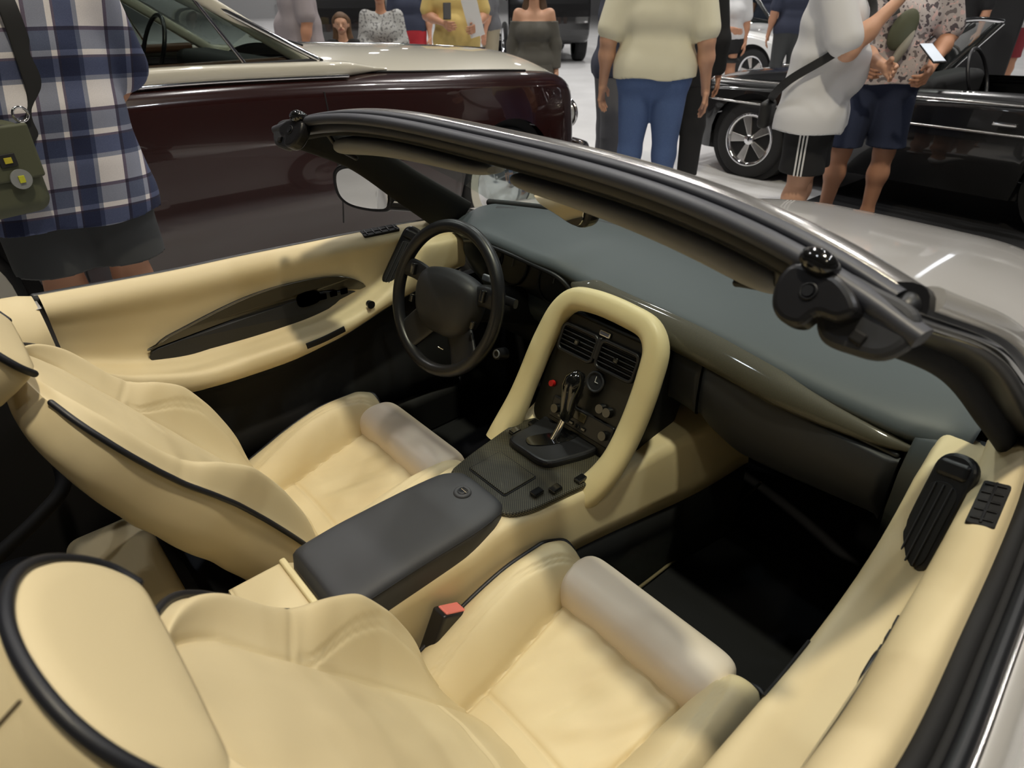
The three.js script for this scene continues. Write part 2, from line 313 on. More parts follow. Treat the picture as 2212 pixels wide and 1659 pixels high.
// ---- doors (one builder, mirrored)
const dTopX = (z) => tab([[-0.5, -0.055], [-0.317, -0.028], [-0.055, -0.006], [0.15, 0.006], [0.55, 0.004]], z);
const dTopY = (z) => tab([[-0.45, -0.012], [-0.27, -0.008], [0.2, 0], [0.55, 0.02]], z);
const dLedge = (z) => tab([[-0.48, 0.878], [-0.38, 0.868], [-0.25, 0.755], [-0.13, 0.71], [0, 0.69], [0.25, 0.688], [0.4, 0.72], [0.5, 0.76]], z);
const dEdge = (z) => tab([[-0.45, 0.76], [-0.238, 0.705], [-0.05, 0.655], [0.1, 0.64], [0.3, 0.645], [0.45, 0.7]], z);
const dNose = (z) => tab([[-0.48, 0.615], [-0.3, 0.632], [-0.15, 0.636], [0.2, 0.634], [0.4, 0.65], [0.52, 0.69]], z);
function doorProfile(z) {
  const dx = dTopX(z), dy = dTopY(z), yl = Math.min(dLedge(z), 0.859 + dy), ye = Math.min(dEdge(z), yl - 0.03), n = dNose(z), y3 = 0.866 + dy;
  const yy = (k) => Math.min(lerp(y3, yl, k), y3);
  return [[0.782 + dx, 0.878 + dy], [0.77 + dx, 0.892 + dy], [0.748 + dx, 0.889 + dy], [0.728 + dx, y3], [0.733 + dx, yy(0.3)], [0.734 + dx, yy(0.65)], [0.724 + dx, yy(0.93)], [0.692 + dx * 0.5, yl + 0.001], [lerp(n, 0.69, 0.4), yl], [n + 0.008, yl - 0.004], [n, (yl + ye) / 2], [n + 0.006, ye + 0.004], [n + 0.03, ye - 0.008]];
}
function doorPanelGeo() {
  const rings = [];
  for (let j = 0; j <= 64; j++) { const z = 0.515 - 0.985 * j / 64; rings.push(curve(doorProfile(z).map(([x, y]) => V(x, y, z))).getSpacedPoints(60)); }
  return loft(rings, { closed: false });
}
function doorLowGeo() {
  const rings = [];
  for (let j = 0; j <= 40; j++) { const z = 0.515 - 0.985 * j / 40, ye = dEdge(z), n = dNose(z); rings.push(curve([[n + 0.012, ye - 0.002], [n + 0.045, ye - 0.03], [n + 0.06, ye - 0.1], [n + 0.03, 0.46], [n + 0.035, 0.4], [0.71, 0.33]].map(([x, y]) => V(x, y, z))).getSpacedPoints(24)); }
  return loft(rings, { closed: false });
}
const outSkin = (z) => { const dx = dTopX(z), dy = dTopY(z); return [[0.822 + dx, 0.872 + dy], [0.832 + dx, 0.876 + dy], [0.845 + dx, 0.868 + dy], [0.868 + dx * 0.8, 0.8], [0.89 + dx * 0.5, 0.68], [0.898, 0.56], [0.89, 0.42], [0.872, 0.3]]; };
function skinGeo() { const rings = []; for (let j = 0; j <= 40; j++) { const z = 0.52 - 1.0 * j / 40; rings.push(curve(outSkin(z).map(([x, y]) => V(x, y, z))).getSpacedPoints(30)); } return loft(rings, { closed: false }); }
const inlayPx = [[325, 775], [348, 742], [400, 712], [540, 643], [660, 605], [745, 597], [788, 618], [780, 652], [735, 684], [600, 757], [500, 787], [400, 798], [345, 795]];
const inlay = smoothPoly(inlayPx.map(([a, b]) => { const p = at(a, b, 'x', -0.722); return [-p.z, p.y]; }), 80);
const lean = (g, k = 0) => { const p = g.attributes.position; for (let i = 0; i < p.count; i++) { const y = p.getY(i), z = p.getZ(i); p.setX(i, p.getX(i) + (y - 0.74) * -0.05 + tab([[-0.25, -0.022], [-0.1, -0.008], [0.1, 0], [0.4, -0.004]], z) + k); } g.computeVertexNormals(); return g; };
// a plate in the door plane: outline [forward, up], standing proud towards the cabin (built for the right door)
const doorPlate = (pts, depth, x, bevel = 0.003) => { const g = slab(pts, depth, bevel); return lean(framed(g, V(x, 0, 0), V(0, 0, -1), V(0, 1, 0))); };
const topHalf = [], lowHalf = [], midLine = (u) => tabl([[-0.36, 0.742], [-0.1, 0.762], [0.08, 0.765], [0.2, 0.735]], u);
{ // split the oval along the line between carbon veneer and leather
  for (const [u, v] of inlay) { const m = midLine(u); topHalf.push([u, Math.max(v, m + 0.0015)]); lowHalf.push([u, Math.min(v, m - 0.0015)]); }
}
const doorGeos = {
  panel: doorPanelGeo(), low: doorLowGeo(), skin: skinGeo(),
  rim: doorPlate(inlay, 0.012, 0.736), veneer: doorPlate(topHalf, 0.008, 0.7285, 0.0015), pad: doorPlate(lowHalf, 0.008, 0.7285, 0.003),
};
M.veneer = phy(lin(0.045, 0.038, 0.024), 0.28, 0, { clearcoat: 0.6, clearcoatRoughness: 0.15 });
function door(sg, label) {
  const g = grp('door', car, label), mx = (x) => (sg > 0 ? x : mirrorX(x));
  mesh('door_panel', mx(doorGeos.panel), M.cream, g); mesh('lower_panel', mx(doorGeos.low), M.blackSoft, g); mesh('outer_skin', mx(doorGeos.skin), M.silver, g);
  mesh('oval_inlay', mx(doorGeos.rim), M.blackPlastic, g); mesh('inlay_veneer', mx(doorGeos.veneer), M.veneer, g); mesh('inlay_pad', mx(doorGeos.pad), M.charcoal, g);
  const strip = (x0, y0, r) => { const p = []; for (let j = 0; j <= 20; j++) { const z = 0.52 - 0.99 * j / 20; p.push(V(sg * (x0 + dTopX(z)), y0 + dTopY(z), z)); } return tube(p, r, { seg: 60, radial: 8 }); };
  mesh('window_seal', join([strip(0.789, 0.873, 0.011), strip(0.803, 0.868, 0.008)]), M.blackSoft, g);
  mesh('window_seal', strip(0.815, 0.873, 0.009), M.rubber, g);
  mesh('belt_trim', strip(0.8265, 0.8705, 0.004), M.silverTrim, g);
  // demister slot on the door top: dark frame with slats
  const vo = V(sg * (0.754 + dTopX(-0.27)), 0.8885 + dTopY(-0.27), -0.27), vx = V(sg * -0.1, 0, -1), vyx = V(-1, -0.22 * sg, 0);
  mesh('demister_vent', framed(slab(rrect(0.106, 0.03, 0.004), 0.008, 0.0015).translate(0, 0, -0.003), vo, vx, vyx), M.blackSoft, g);
  for (let i = 0; i < 5; i++) mesh('vent_slat', framed(rbox(0.0035, 0.024, 0.004, 0.001, -0.042 + i * 0.021, 0, 0.0055), vo, vx, vyx), M.blackPlastic, g);
  mesh('vent_rib', framed(rbox(0.1, 0.003, 0.004, 0.001, 0, 0, 0.0055), vo, vx, vyx), M.blackPlastic, g);
  { const a = at(1836, 1520, 'x', 0.714), b = at(1772, 1618, 'x', 0.712), m = a.clone().lerp(b, 0.5); mesh('door_pull', sweep([a, m, b].map((p) => V(sg * p.x, p.y, p.z)), (t) => [0.004 + 0.006 * Math.sin(Math.PI * t) ** 0.5, 0.01], { n: 20, up: V(sg, 0.6, 0) }), M.blackSoft, g); }
  // long pull slot and knob on the armrest face
  const slotP = (z) => V(sg * (dNose(z) + 0.0015), lerp(dLedge(z), dEdge(z), 0.4), z);
  mesh('pull_slot', sweep([slotP(0.03), slotP(-0.02), slotP(-0.08)], [0.003, 0.0085], { n: 20, pow: 2.2 }), M.blackSoft, g);
  const k = slotP(-0.165); if (sg < 0) mesh('lock_knob', rot(cyl(0.011, 0.009, 0.014), 0, 0, Math.PI / 2).translate(k.x + sg * 0.004, k.y + 0.022, k.z), M.blackPlastic, g);
  // switches on the veneer
  for (const [u, v] of [[0.07, 0.752], [0.1, 0.753], [0.13, 0.752]]) mesh('switch', lean(rbox(0.005, 0.016, 0.02, 0.002, 0.722, v, -u)).applyMatrix4(new THREE.Matrix4().makeScale(sg, 1, 1)), M.blackPlastic, g);
  mesh('door_handle', lean(framed(slab(smoothPoly([[-0.03, -0.016], [-0.03, 0.016], [0.01, 0.02], [0.03, 0.006], [0.025, -0.014]], 30), 0.012, 0.004), V(0.72, 0.757, -0.035), V(0, 0, -1), V(0, 1, 0))).applyMatrix4(new THREE.Matrix4().makeScale(sg, 1, 1)), M.blackPlastic, g);
  if (sg < 0) mesh('door_marker', lean(rbox(0.006, 0.011, 0.009, 0.002, 0.7165, 0.757, -0.045)).applyMatrix4(new THREE.Matrix4().makeScale(sg, 1, 1)), M.red, g, 'red lock marker');
}
door(-1, 'driver door with cream leather panel and dark oval inlay'); door(1, 'passenger door with cream leather panel');
// ---- floor pan, tunnel, sill
const pan = mesh('floor_pan', [box(1.36, 0.04, 1.5, 0, 0.2, -0.3), box(1.3, 0.55, 0.04, 0, 0.45, -0.98), box(1.3, 0.25, 0.04, 0, 0.3, 0.5)], M.carpet, car);
for (const sg of [-1, 1]) {
  mesh('floor_mat', framed(slab(rrect(0.42, 0.5, 0.05), 0.02, 0.008), V(sg * 0.42, 0.222, -0.42), V(1, 0, 0), V(0, 0, -1)), M.carpet, car);
  mesh('mat_edge', tube([[sg * 0.205, 0.25, -0.2], [sg * 0.212, 0.25, -0.34], [sg * 0.214, 0.25, -0.476], [sg * 0.21, 0.25, -0.66], [sg * 0.2, 0.25, -0.86]], 0.004), std(lin(0.16, 0.13, 0.07), 0.6), car);
  mesh('kick_panel', box(0.03, 0.5, 0.5, sg * 0.7, 0.45, -0.75), M.carpet, car);
  mesh('sill', rbox(0.12, 0.16, 1.2, 0.03, sg * 0.72, 0.28, 0.02), M.blackSoft, car);
}
const tunW = (z) => tab([[-0.7, 0.23], [-0.5, 0.205], [-0.3, 0.165], [-0.1, 0.128], [0.05, 0.112], [0.47, 0.1]], z);
const tunTop = (z) => tab([[-0.62, 0.62], [-0.4, 0.6], [-0.25, 0.572], [-0.1, 0.565], [0.0, 0.572], [0.1, 0.55], [0.34, 0.55], [0.36, 0.572], [0.46, 0.575]], z);
const tunnel = [], tunDark = [];
for (let j = 0; j <= 70; j++) {
  const z = 0.46 - 1.1 * j / 70, w = tunW(z), y = tunTop(z), lo = tab([[-0.62, 0.47], [-0.4, 0.45], [-0.16, 0.44], [0.1, 0.36], [0.46, 0.3]], z), r = [], r2 = [];
  for (const [k, h] of [[1.12, 0], [1.09, 0.25], [1.04, 0.6], [1.0, 0.86], [0.97, 0.95], [0.9, 0.995], [0.8, 1], [0.4, 1], [0, 1], [-0.4, 1], [-0.8, 1], [-0.9, 0.995], [-0.97, 0.95], [-1.0, 0.86], [-1.04, 0.6], [-1.09, 0.25], [-1.12, 0]]) r.push(V(w * k, lerp(lo, y, h), z));
  for (const [k, yy] of [[1.11, lo + 0.005], [1.11, lo - 0.06], [1.12, 0.22], [-1.12, 0.22], [-1.11, lo - 0.06], [-1.11, lo + 0.005]]) r2.push(V(w * k, yy, z));
  tunnel.push(r); tunDark.push(r2);
}
mesh('center_tunnel', loft(tunnel), M.cream, car); mesh('tunnel_carpet', loft(tunDark), M.carpet, car);
// ---- armrest
{
  const g = grp('armrest', car, 'charcoal leather armrest lid with a push button');
  const rings = [];
  for (let j = 0; j <= 48; j++) {
    const t = j / 48, z = lerp(0.352, -0.03, t), e = Math.max(0.02, 1 - Math.abs(2 * t - 1) ** 26) ** 0.45, wf = tab([[0, 0.098], [0.6, 0.096], [0.85, 0.09], [1, 0.062]], t), cx = 0.005;
    const yt = tab([[0, 0.598], [0.3, 0.606], [0.8, 0.604], [0.95, 0.598], [1, 0.585]], t), r = [];
    for (let i = 0; i < 48; i++) { const a = i / 48 * 2 * Math.PI, c = Math.cos(a), s = Math.sin(a), h = 0.043; r.push(V(cx + wf * (0.75 + 0.25 * e) * Math.sign(c) * Math.abs(c) ** 0.32, yt - h + h * (0.4 + 0.6 * e) * Math.sign(s) * Math.abs(s) ** 0.45 - (1 - e) * 0.004, z)); }
    rings.push(r);
  }
  mesh('armrest_lid', loft(rings), M.armrest, g);
  mesh('button_recess', new THREE.TorusGeometry(0.013, 0.005, 10, 28).rotateX(Math.PI / 2).translate(0.005, 0.6035, 0.03), M.armrest, g);
  mesh('lid_button', join([cyl(0.009, 0.0075, 0.01, 0.005, 0.606, 0.03), rot(cyl(0.004, 0.004, 0.016), 0, 0, Math.PI / 2).translate(0.009, 0.609, 0.026)]), M.chrome, g);
  mesh('hinge_strip', rbox(0.19, 0.012, 0.012, 0.004, 0.005, 0.578, 0.364), M.creamSmooth, g);
  mesh('stitch_seam', tube([[0.101, 0.588, 0.34], [0.1015, 0.594, 0.2], [0.099, 0.593, 0.06], [0.085, 0.586, 0.0]], 0.0012), M.blackSoft, g);
}
mesh('console_box', rbox(0.195, 0.05, 0.1, 0.01, 0.005, 0.552, 0.41), M.cream, car);
// ---- console top: carbon plate, ashtray lid, selector gate
{
  const g = grp('shift_console', car, 'carbon weave console plate with gear selector');
  const P = (px, py) => { const p = at(px, py, 'y', 0.574); return [p.x, -p.z]; };
  const plate = smoothPoly([[-0.1, 0.045], [-0.118, 0.14], [-0.128, 0.235], [-0.1, 0.3], [0, 0.32], [0.1, 0.3], [0.132, 0.235], [0.122, 0.14], [0.108, 0.045], [0.085, 0.008], [0, 0], [-0.085, 0.008]], 80);
  const flat = (pts, d, y, b = 0.003) => framed(slab(pts, d, b), V(0, y, 0), V(1, 0, 0), V(0, 0, -1));
  mesh('carbon_plate', flat(plate, 0.014, 0.566, 0.005), carbon(45, 45), g);
  mesh('ashtray_gap', flat(rrect(0.118, 0.09, 0.006).map(([x, y]) => [x - 0.01, y + 0.085]), 0.004, 0.5775, 0.0005), M.blackSoft, g);
  mesh('ashtray_lid', flat(rrect(0.112, 0.084, 0.004).map(([x, y]) => [x - 0.01, y + 0.085]), 0.006, 0.578, 0.0015), carbon(45, 45), g);
  const gate = smoothPoly([P(1100, 962), P(1130, 990), P(1178, 1016), P(1225, 1008), P(1290, 985), P(1300, 960), P(1250, 915), P(1215, 895), P(1150, 930)], 60);
  mesh('selector_gate', flat(gate, 0.02, 0.576, 0.008), M.blackPlastic, g);
  const slot = smoothPoly([[-0.05, 0.19], [-0.03, 0.178], [0.0, 0.21], [0.02, 0.27], [0.012, 0.3], [-0.02, 0.26]], 40);
  mesh('gate_slot', flat(slot, 0.004, 0.594, 0.001), M.gloss, g);
  mesh('selector_stem', tube([[-0.012, 0.59, -0.232], [-0.004, 0.625, -0.247], [0, 0.655, -0.26]], 0.0075), M.chrome, g);
  const kn = []; for (const [y, r, rz] of [[0.638, 0.008, 0.009], [0.65, 0.014, 0.016], [0.675, 0.017, 0.02], [0.705, 0.021, 0.024], [0.725, 0.0235, 0.027], [0.742, 0.019, 0.022], [0.75, 0.009, 0.01], [0.752, 0.001, 0.001]]) { const c = []; for (let i = 0; i < 28; i++) { const a = i / 28 * 2 * Math.PI; c.push(V(r * Math.cos(a), y, -0.262 - (y - 0.65) * 0.25 + rz * Math.sin(a))); } kn.push(c); }
  mesh('selector_knob', loft(kn), M.gloss, g);
  for (const [x, z] of [[-0.1, -0.2], [-0.075, -0.235], [0.102, -0.13], [0.115, -0.19], [0.085, -0.095], [-0.095, -0.255]]) mesh('switch', rbox(0.018, 0.01, 0.026, 0.003, x, 0.584, z), M.gloss, g);
}
// ---- centre stack: cream hoop round a dark fascia
const FO = V(0, 0.60, -0.285), FU = V(0, 0.93, -0.37).normalize(), FX = V(1, 0, 0), FN = V(0, 0, 0).crossVectors(FX, FU);
const fas = (x, s, h = 0) => FO.clone().addScaledVector(FX, x).addScaledVector(FU, s).addScaledVector(FN, h);
{
  const L = (x, y, z) => V(x, y, z);
  const path = [L(0.1, 0.515, -0.185), L(0.128, 0.555, -0.208), L(0.148, 0.61, -0.245), L(0.15, 0.68, -0.295), L(0.146, 0.775, -0.342), L(0.135, 0.832, -0.368), L(0.105, 0.858, -0.382), L(0.05, 0.866, -0.386), L(-0.05, 0.866, -0.386), L(-0.1, 0.856, -0.38), L(-0.128, 0.826, -0.366), L(-0.143, 0.76, -0.332), L(-0.146, 0.68, -0.288), L(-0.147, 0.615, -0.25), L(-0.15, 0.57, -0.222), L(-0.152, 0.53, -0.195)];
  mesh('console_hoop', sweep(path, (t) => { const k = smooth(0.16, 0, t) + smooth(0.84, 1, t); return [0.026 + 0.008 * k, 0.024 + 0.004 * k]; }, { n: 120, m: 24, pow: 2.5, up: () => V(0, 0.5, 0.86) }), M.creamSmooth, car, 'cream hoop framing the centre stack');
  const g = grp('centre_stack', car, 'dark glossy fascia with vents, clock and radio');
  mesh('fascia', framed(slab(rrect(0.26, 0.27, 0.03), 0.03, 0.004).translate(0, 0.11, -0.03), FO, FX, FU), M.fascia, g);
  mesh('stack_body', framed(rbox(0.27, 0.33, 0.16, 0.03, 0, 0.09, -0.115), FO, FX, FU), M.blackSoft, g);
  for (const sx of [-1, 1]) {
    mesh('vent_frame', framed(slab(rrect(0.108, 0.066, 0.014), 0.012, 0.003, [rrect(0.094, 0.052, 0.01)]).translate(sx * 0.056, 0.188, 0), FO, FX, FU), M.blackPlastic, g);
    for (let k = 0; k < 5; k++) mesh('vent_slat', framed(rot(rbox(0.094, 0.0025, 0.014, 0.001), -0.5).translate(sx * 0.056, 0.168 + k * 0.0105, 0.003), FO, FX, FU), M.greyPlastic === 0 ? 0 : M.blackPlastic, g);
    mesh('vent_tab', framed(rbox(0.012, 0.012, 0.01, 0.003, sx * 0.056, 0.189, 0.01), FO, FX, FU), M.gloss, g);
  }
  mesh('vent_divider', framed(rbox(0.01, 0.05, 0.012, 0.004, 0, 0.195, 0.006), FO, FX, FU), M.blackPlastic, g);
  mesh('vent_badge', framed(rbox(0.03, 0.012, 0.006, 0.003, 0.004, 0.229, 0.004), FO, FX, FU), M.chrome, g);
  mesh('clock_bezel', framed(new THREE.TorusGeometry(0.021, 0.003, 10, 32).translate(0.018, 0.125, 0.003), FO, FX, FU), M.vinyl, g);
  mesh('clock_face', framed(rot(cyl(0.02, 0.02, 0.004, 0, 0, 0, 32), Math.PI / 2).translate(0.018, 0.125, 0.001), FO, FX, FU), M.charcoal, g);
  mesh('clock_hand', framed(rbox(0.0015, 0.014, 0.001, 0.0004, 0.018, 0.131, 0.0045), FO, FX, FU), M.white, g);
  mesh('clock_hand', framed(rbox(0.01, 0.0015, 0.001, 0.0004, 0.022, 0.125, 0.0045), FO, FX, FU), M.white, g);
  mesh('radio', framed(rbox(0.18, 0.05, 0.012, 0.004, 0.015, 0.03, 0.002), FO, FX, FU), M.blackPlastic, g);
  mesh('radio_display', framed(rbox(0.07, 0.02, 0.004, 0.002, -0.005, 0.04, 0.009), FO, FX, FU), std(lin(0.05, 0.04, 0.02), 0.2), g);
  for (let k = 0; k < 5; k++) mesh('radio_button', framed(rbox(0.012, 0.008, 0.006, 0.002, -0.04 + k * 0.018, 0.018, 0.009), FO, FX, FU), M.gloss, g);
  for (const sx of [-0.055, 0.088]) mesh('radio_knob', framed(rot(cyl(0.011, 0.01, 0.014), Math.PI / 2).translate(sx, 0.03, 0.012), FO, FX, FU), M.gloss, g);
  for (const sx of [-0.02, 0.055, 0.075]) mesh('heater_knob', framed(rot(cyl(0.012, 0.01, 0.012), Math.PI / 2).translate(sx, 0.078, 0.006), FO, FX, FU), M.gloss, g);
  const h1 = at(1210, 828, 'z', -0.335); mesh('hazard_button', framed(rot(cyl(0.008, 0.007, 0.008), Math.PI / 2).translate(h1.x, 0.075, 0.005), FO, FX, FU), M.red, g, 'red hazard button');
  mesh('warning_button', framed(rbox(0.008, 0.008, 0.006, 0.002, 0.108, 0.012, 0.004), FO, FX, FU), M.red, g, 'small red button');
}
// ---- dashboard
const glassZ = (x) => -0.8 + 0.42 * x * x;
{
  const g = grp('dashboard', car, 'slate grey leather dashboard');
  const rear = (x) => tab([[-0.66, -0.47], [-0.5, -0.42], [-0.3, -0.42], [-0.15, -0.445], [0.1, -0.45], [0.55, -0.44], [0.66, -0.46]], x);
  const rearY = (x) => tab([[-0.66, 0.87], [-0.45, 0.902], [-0.25, 0.895], [-0.12, 0.872], [0.2, 0.862], [0.5, 0.842], [0.62, 0.84], [0.68, 0.86]], x);
  const rings = [];
  for (let j = 0; j <= 80; j++) {
    const x = -0.665 + 1.33 * j / 80, zf = glassZ(x) - 0.04, zr = rear(x), yr = rearY(x), r = [];
    for (const [t, b] of [[0, 0.0], [0.08, 0.008], [0.25, 0.017], [0.5, 0.022], [0.75, 0.018], [0.92, 0.01], [0.985, 0.002]]) r.push(V(x, lerp(0.892, yr, t) + b, lerp(zf, zr, t)));
    const cl = smooth(-0.6, -0.55, x) * smooth(-0.12, -0.17, x);         // the cowl over the instruments
    r.push(V(x, yr - 0.012, zr + 0.006), V(x, yr - 0.026, zr - 0.004), V(x, yr - lerp(0.04, 0.035, cl), zr - lerp(0.012, 0.06, cl)), V(x, yr - lerp(0.07, 0.1, cl), zr - lerp(0.012, 0.14, cl)), V(x, 0.72, zr - 0.06), V(x, 0.62, zr - 0.16), V(x, 0.6, zf));
    rings.push(r);
  }
  const ringsS = rings.map((r) => curve(r).getPoints(50)); mesh('dash_pad', loft(ringsS, { closed: false }), M.slate, g);
  // instruments in the hollow
  const io = V(-0.37, 0.79, -0.545), iu = V(0, 0.9, -0.3).normalize();
  mesh('instrument_panel', framed(slab(rrect(0.4, 0.17, 0.05), 0.03, 0.004), io, V(1, 0, 0), iu), M.blackPlastic, g);
  for (const [x, r] of [[-0.09, 0.055], [0.07, 0.055], [-0.165, 0.03], [0.15, 0.032]]) { mesh('gauge_bezel', framed(new THREE.TorusGeometry(r, 0.003, 8, 36).translate(x, 0.0, 0.034), io, V(1, 0, 0), iu), M.charcoal, g); mesh('gauge_face', framed(rot(cyl(r, r, 0.004, 0, 0, 0, 32), Math.PI / 2).translate(x, 0, 0.031), io, V(1, 0, 0), iu), M.blackPlastic, g); mesh('gauge_needle', framed(rbox(0.002, r * 0.8, 0.001, 0.0004, x, r * 0.3, 0.036), io, V(1, 0, 0), iu), M.greyPlastic, g); }
  mesh('cowl_trim', tube([[-0.56, 0.862, -0.43], [-0.5, 0.878, -0.418], [-0.4, 0.882, -0.415], [-0.28, 0.876, -0.418], [-0.2, 0.862, -0.43], [-0.165, 0.835, -0.44]], 0.006, { seg: 50 }), M.rubber, g);
  mesh('lower_dash', join([rbox(0.44, 0.2, 0.12, 0.04, -0.39, 0.65, -0.6), rbox(0.4, 0.12, 0.2, 0.04, 0.38, 0.62, -0.66)]), M.blackSoft, g);
  // defroster slots along the glass
  for (const [x0, x1] of [[-0.62, -0.57], [-0.54, -0.44], [-0.4, -0.12], [-0.08, 0.2], [0.24, 0.5]]) { const p = []; for (let i = 0; i <= 6; i++) { const x = lerp(x0, x1, i / 6); p.push(V(x, 0.906, glassZ(x) + 0.045)); } mesh('defroster_slot', sweep(p, [0.011, 0.004], { n: 14, m: 10 }), M.charcoal, g); }
  // carbon trim: lens shaped strip from the hoop to the passenger side
  const trim = [], N = 60;
  for (let j = 0; j <= N; j++) {
    const t = j / N, x = lerp(-0.165, 0.606, t), zr = rear(x), yr = rearY(x), k = Math.max(0.03, Math.min(1, (1 - t) * 3.2) * Math.min(1, t * 14)) ** 0.7, r = [];
    const y0 = yr - 0.004 - 0.012 * t, hh = 0.036 * k + 0.002;
    for (let i = 0; i < 18; i++) { const a = i / 18 * 2 * Math.PI, c = Math.cos(a), s = Math.sin(a); r.push(V(x, y0 - 0.016 + hh * (0.7 * s + 0.25 * c), zr + 0.008 + hh * (0.5 * c - 0.7 * s))); }
    trim.push(r);
  }
  mesh('carbon_trim', loft(trim, { uvx: 6, uvy: 60 }), (() => { const m = carbon(3, 2); return m; })(), g);
  mesh('trim_piping', tube([[-0.14, 0.832, -0.436], [0.0, 0.824, -0.43], [0.2, 0.815, -0.428], [0.4, 0.802, -0.426], [0.58, 0.792, -0.43]], 0.006), M.rubber, g);
  // glovebox door and its neighbours
  const gb = [];
  for (let j = 0; j <= 40; j++) {
    const t = j / 40, x = lerp(0.215, 0.588, t), e = Math.max(0.02, 1 - Math.abs(2 * t - 1) ** 30) ** 0.5, yt = lerp(0.812, 0.79, t), yb = tab([[0, 0.69], [0.12, 0.655], [0.3, 0.635], [1, 0.655]], t), r = [];
    for (const [k, d] of [[0, -0.02], [0.02, 0.006], [0.06, 0.013], [0.3, 0.022], [0.6, 0.02], [0.85, 0.006], [0.96, -0.012], [1, -0.04], [0.9, -0.09], [0.1, -0.09]]) r.push(V(x, lerp(yt, yb, k) , -0.425 + d * e));
    gb.push(r);
  }
  mesh('glovebox_door', loft(gb), M.charcoal, g);
  const gl = []; for (let j = 0; j <= 16; j++) { const t = j / 16, x = lerp(0.14, 0.209, t), e = Math.max(0.1, 1 - Math.abs(2 * t - 1) ** 12) ** 0.5, r = []; for (const [k, d] of [[0, -0.03], [0.03, 0.0], [0.3, 0.008], [0.7, 0.006], [0.95, -0.006], [1, -0.04], [0.5, -0.08]]) r.push(V(x, lerp(0.815, 0.69 - 0.01 * t, k), -0.425 + d * e)); gl.push(r); }
  mesh('stack_cheek', loft(gl), M.charcoal, g);
  const ge = []; for (let j = 0; j <= 16; j++) { const t = j / 16, x = lerp(0.594, 0.68, t), r = []; for (const [k, d] of [[0, -0.05], [0.03, -0.01], [0.3, 0.006], [0.7, 0.0], [1, -0.02], [0.5, -0.12]]) r.push(V(x, lerp(lerp(0.836, 0.85, t), 0.62, k), -0.425 + d)); ge.push(r); }
  mesh('dash_end', loft(ge), M.slate, g);
  // end pieces and face vents at both sides
  for (const sg of [-1, 1]) {
    const pc = V(sg * 0.682, 0.808, -0.306), ux = V(sg * -0.03, 0.82, -0.57).normalize(), nx = V(sg * -0.45, 0.5, 0.72);
    const xx = V(0, 0, 0).crossVectors(ux, nx).normalize();
    mesh('side_vent', framed(slab(rrect(0.06, 0.182, 0.026), 0.016, 0.006), pc, xx, ux), M.blackPlastic, g);
    for (let k = 0; k < 3; k++) mesh('vent_slat', framed(rbox(0.0022, 0.12, 0.006, 0.0008, -0.012 + k * 0.012, -0.018, 0.017), pc, xx, ux), M.vinyl, g);
    mesh('vent_hollow', framed(slab(rrect(0.046, 0.128, 0.02), 0.003, 0.001).translate(0, -0.018, 0.0145), pc, xx, ux), M.blackSoft, g);
    mesh('vent_wheel', framed(rbox(0.046, 0.026, 0.014, 0.007, 0, 0.066, 0.014), pc, xx, ux), M.blackPlastic, g);
  }
}
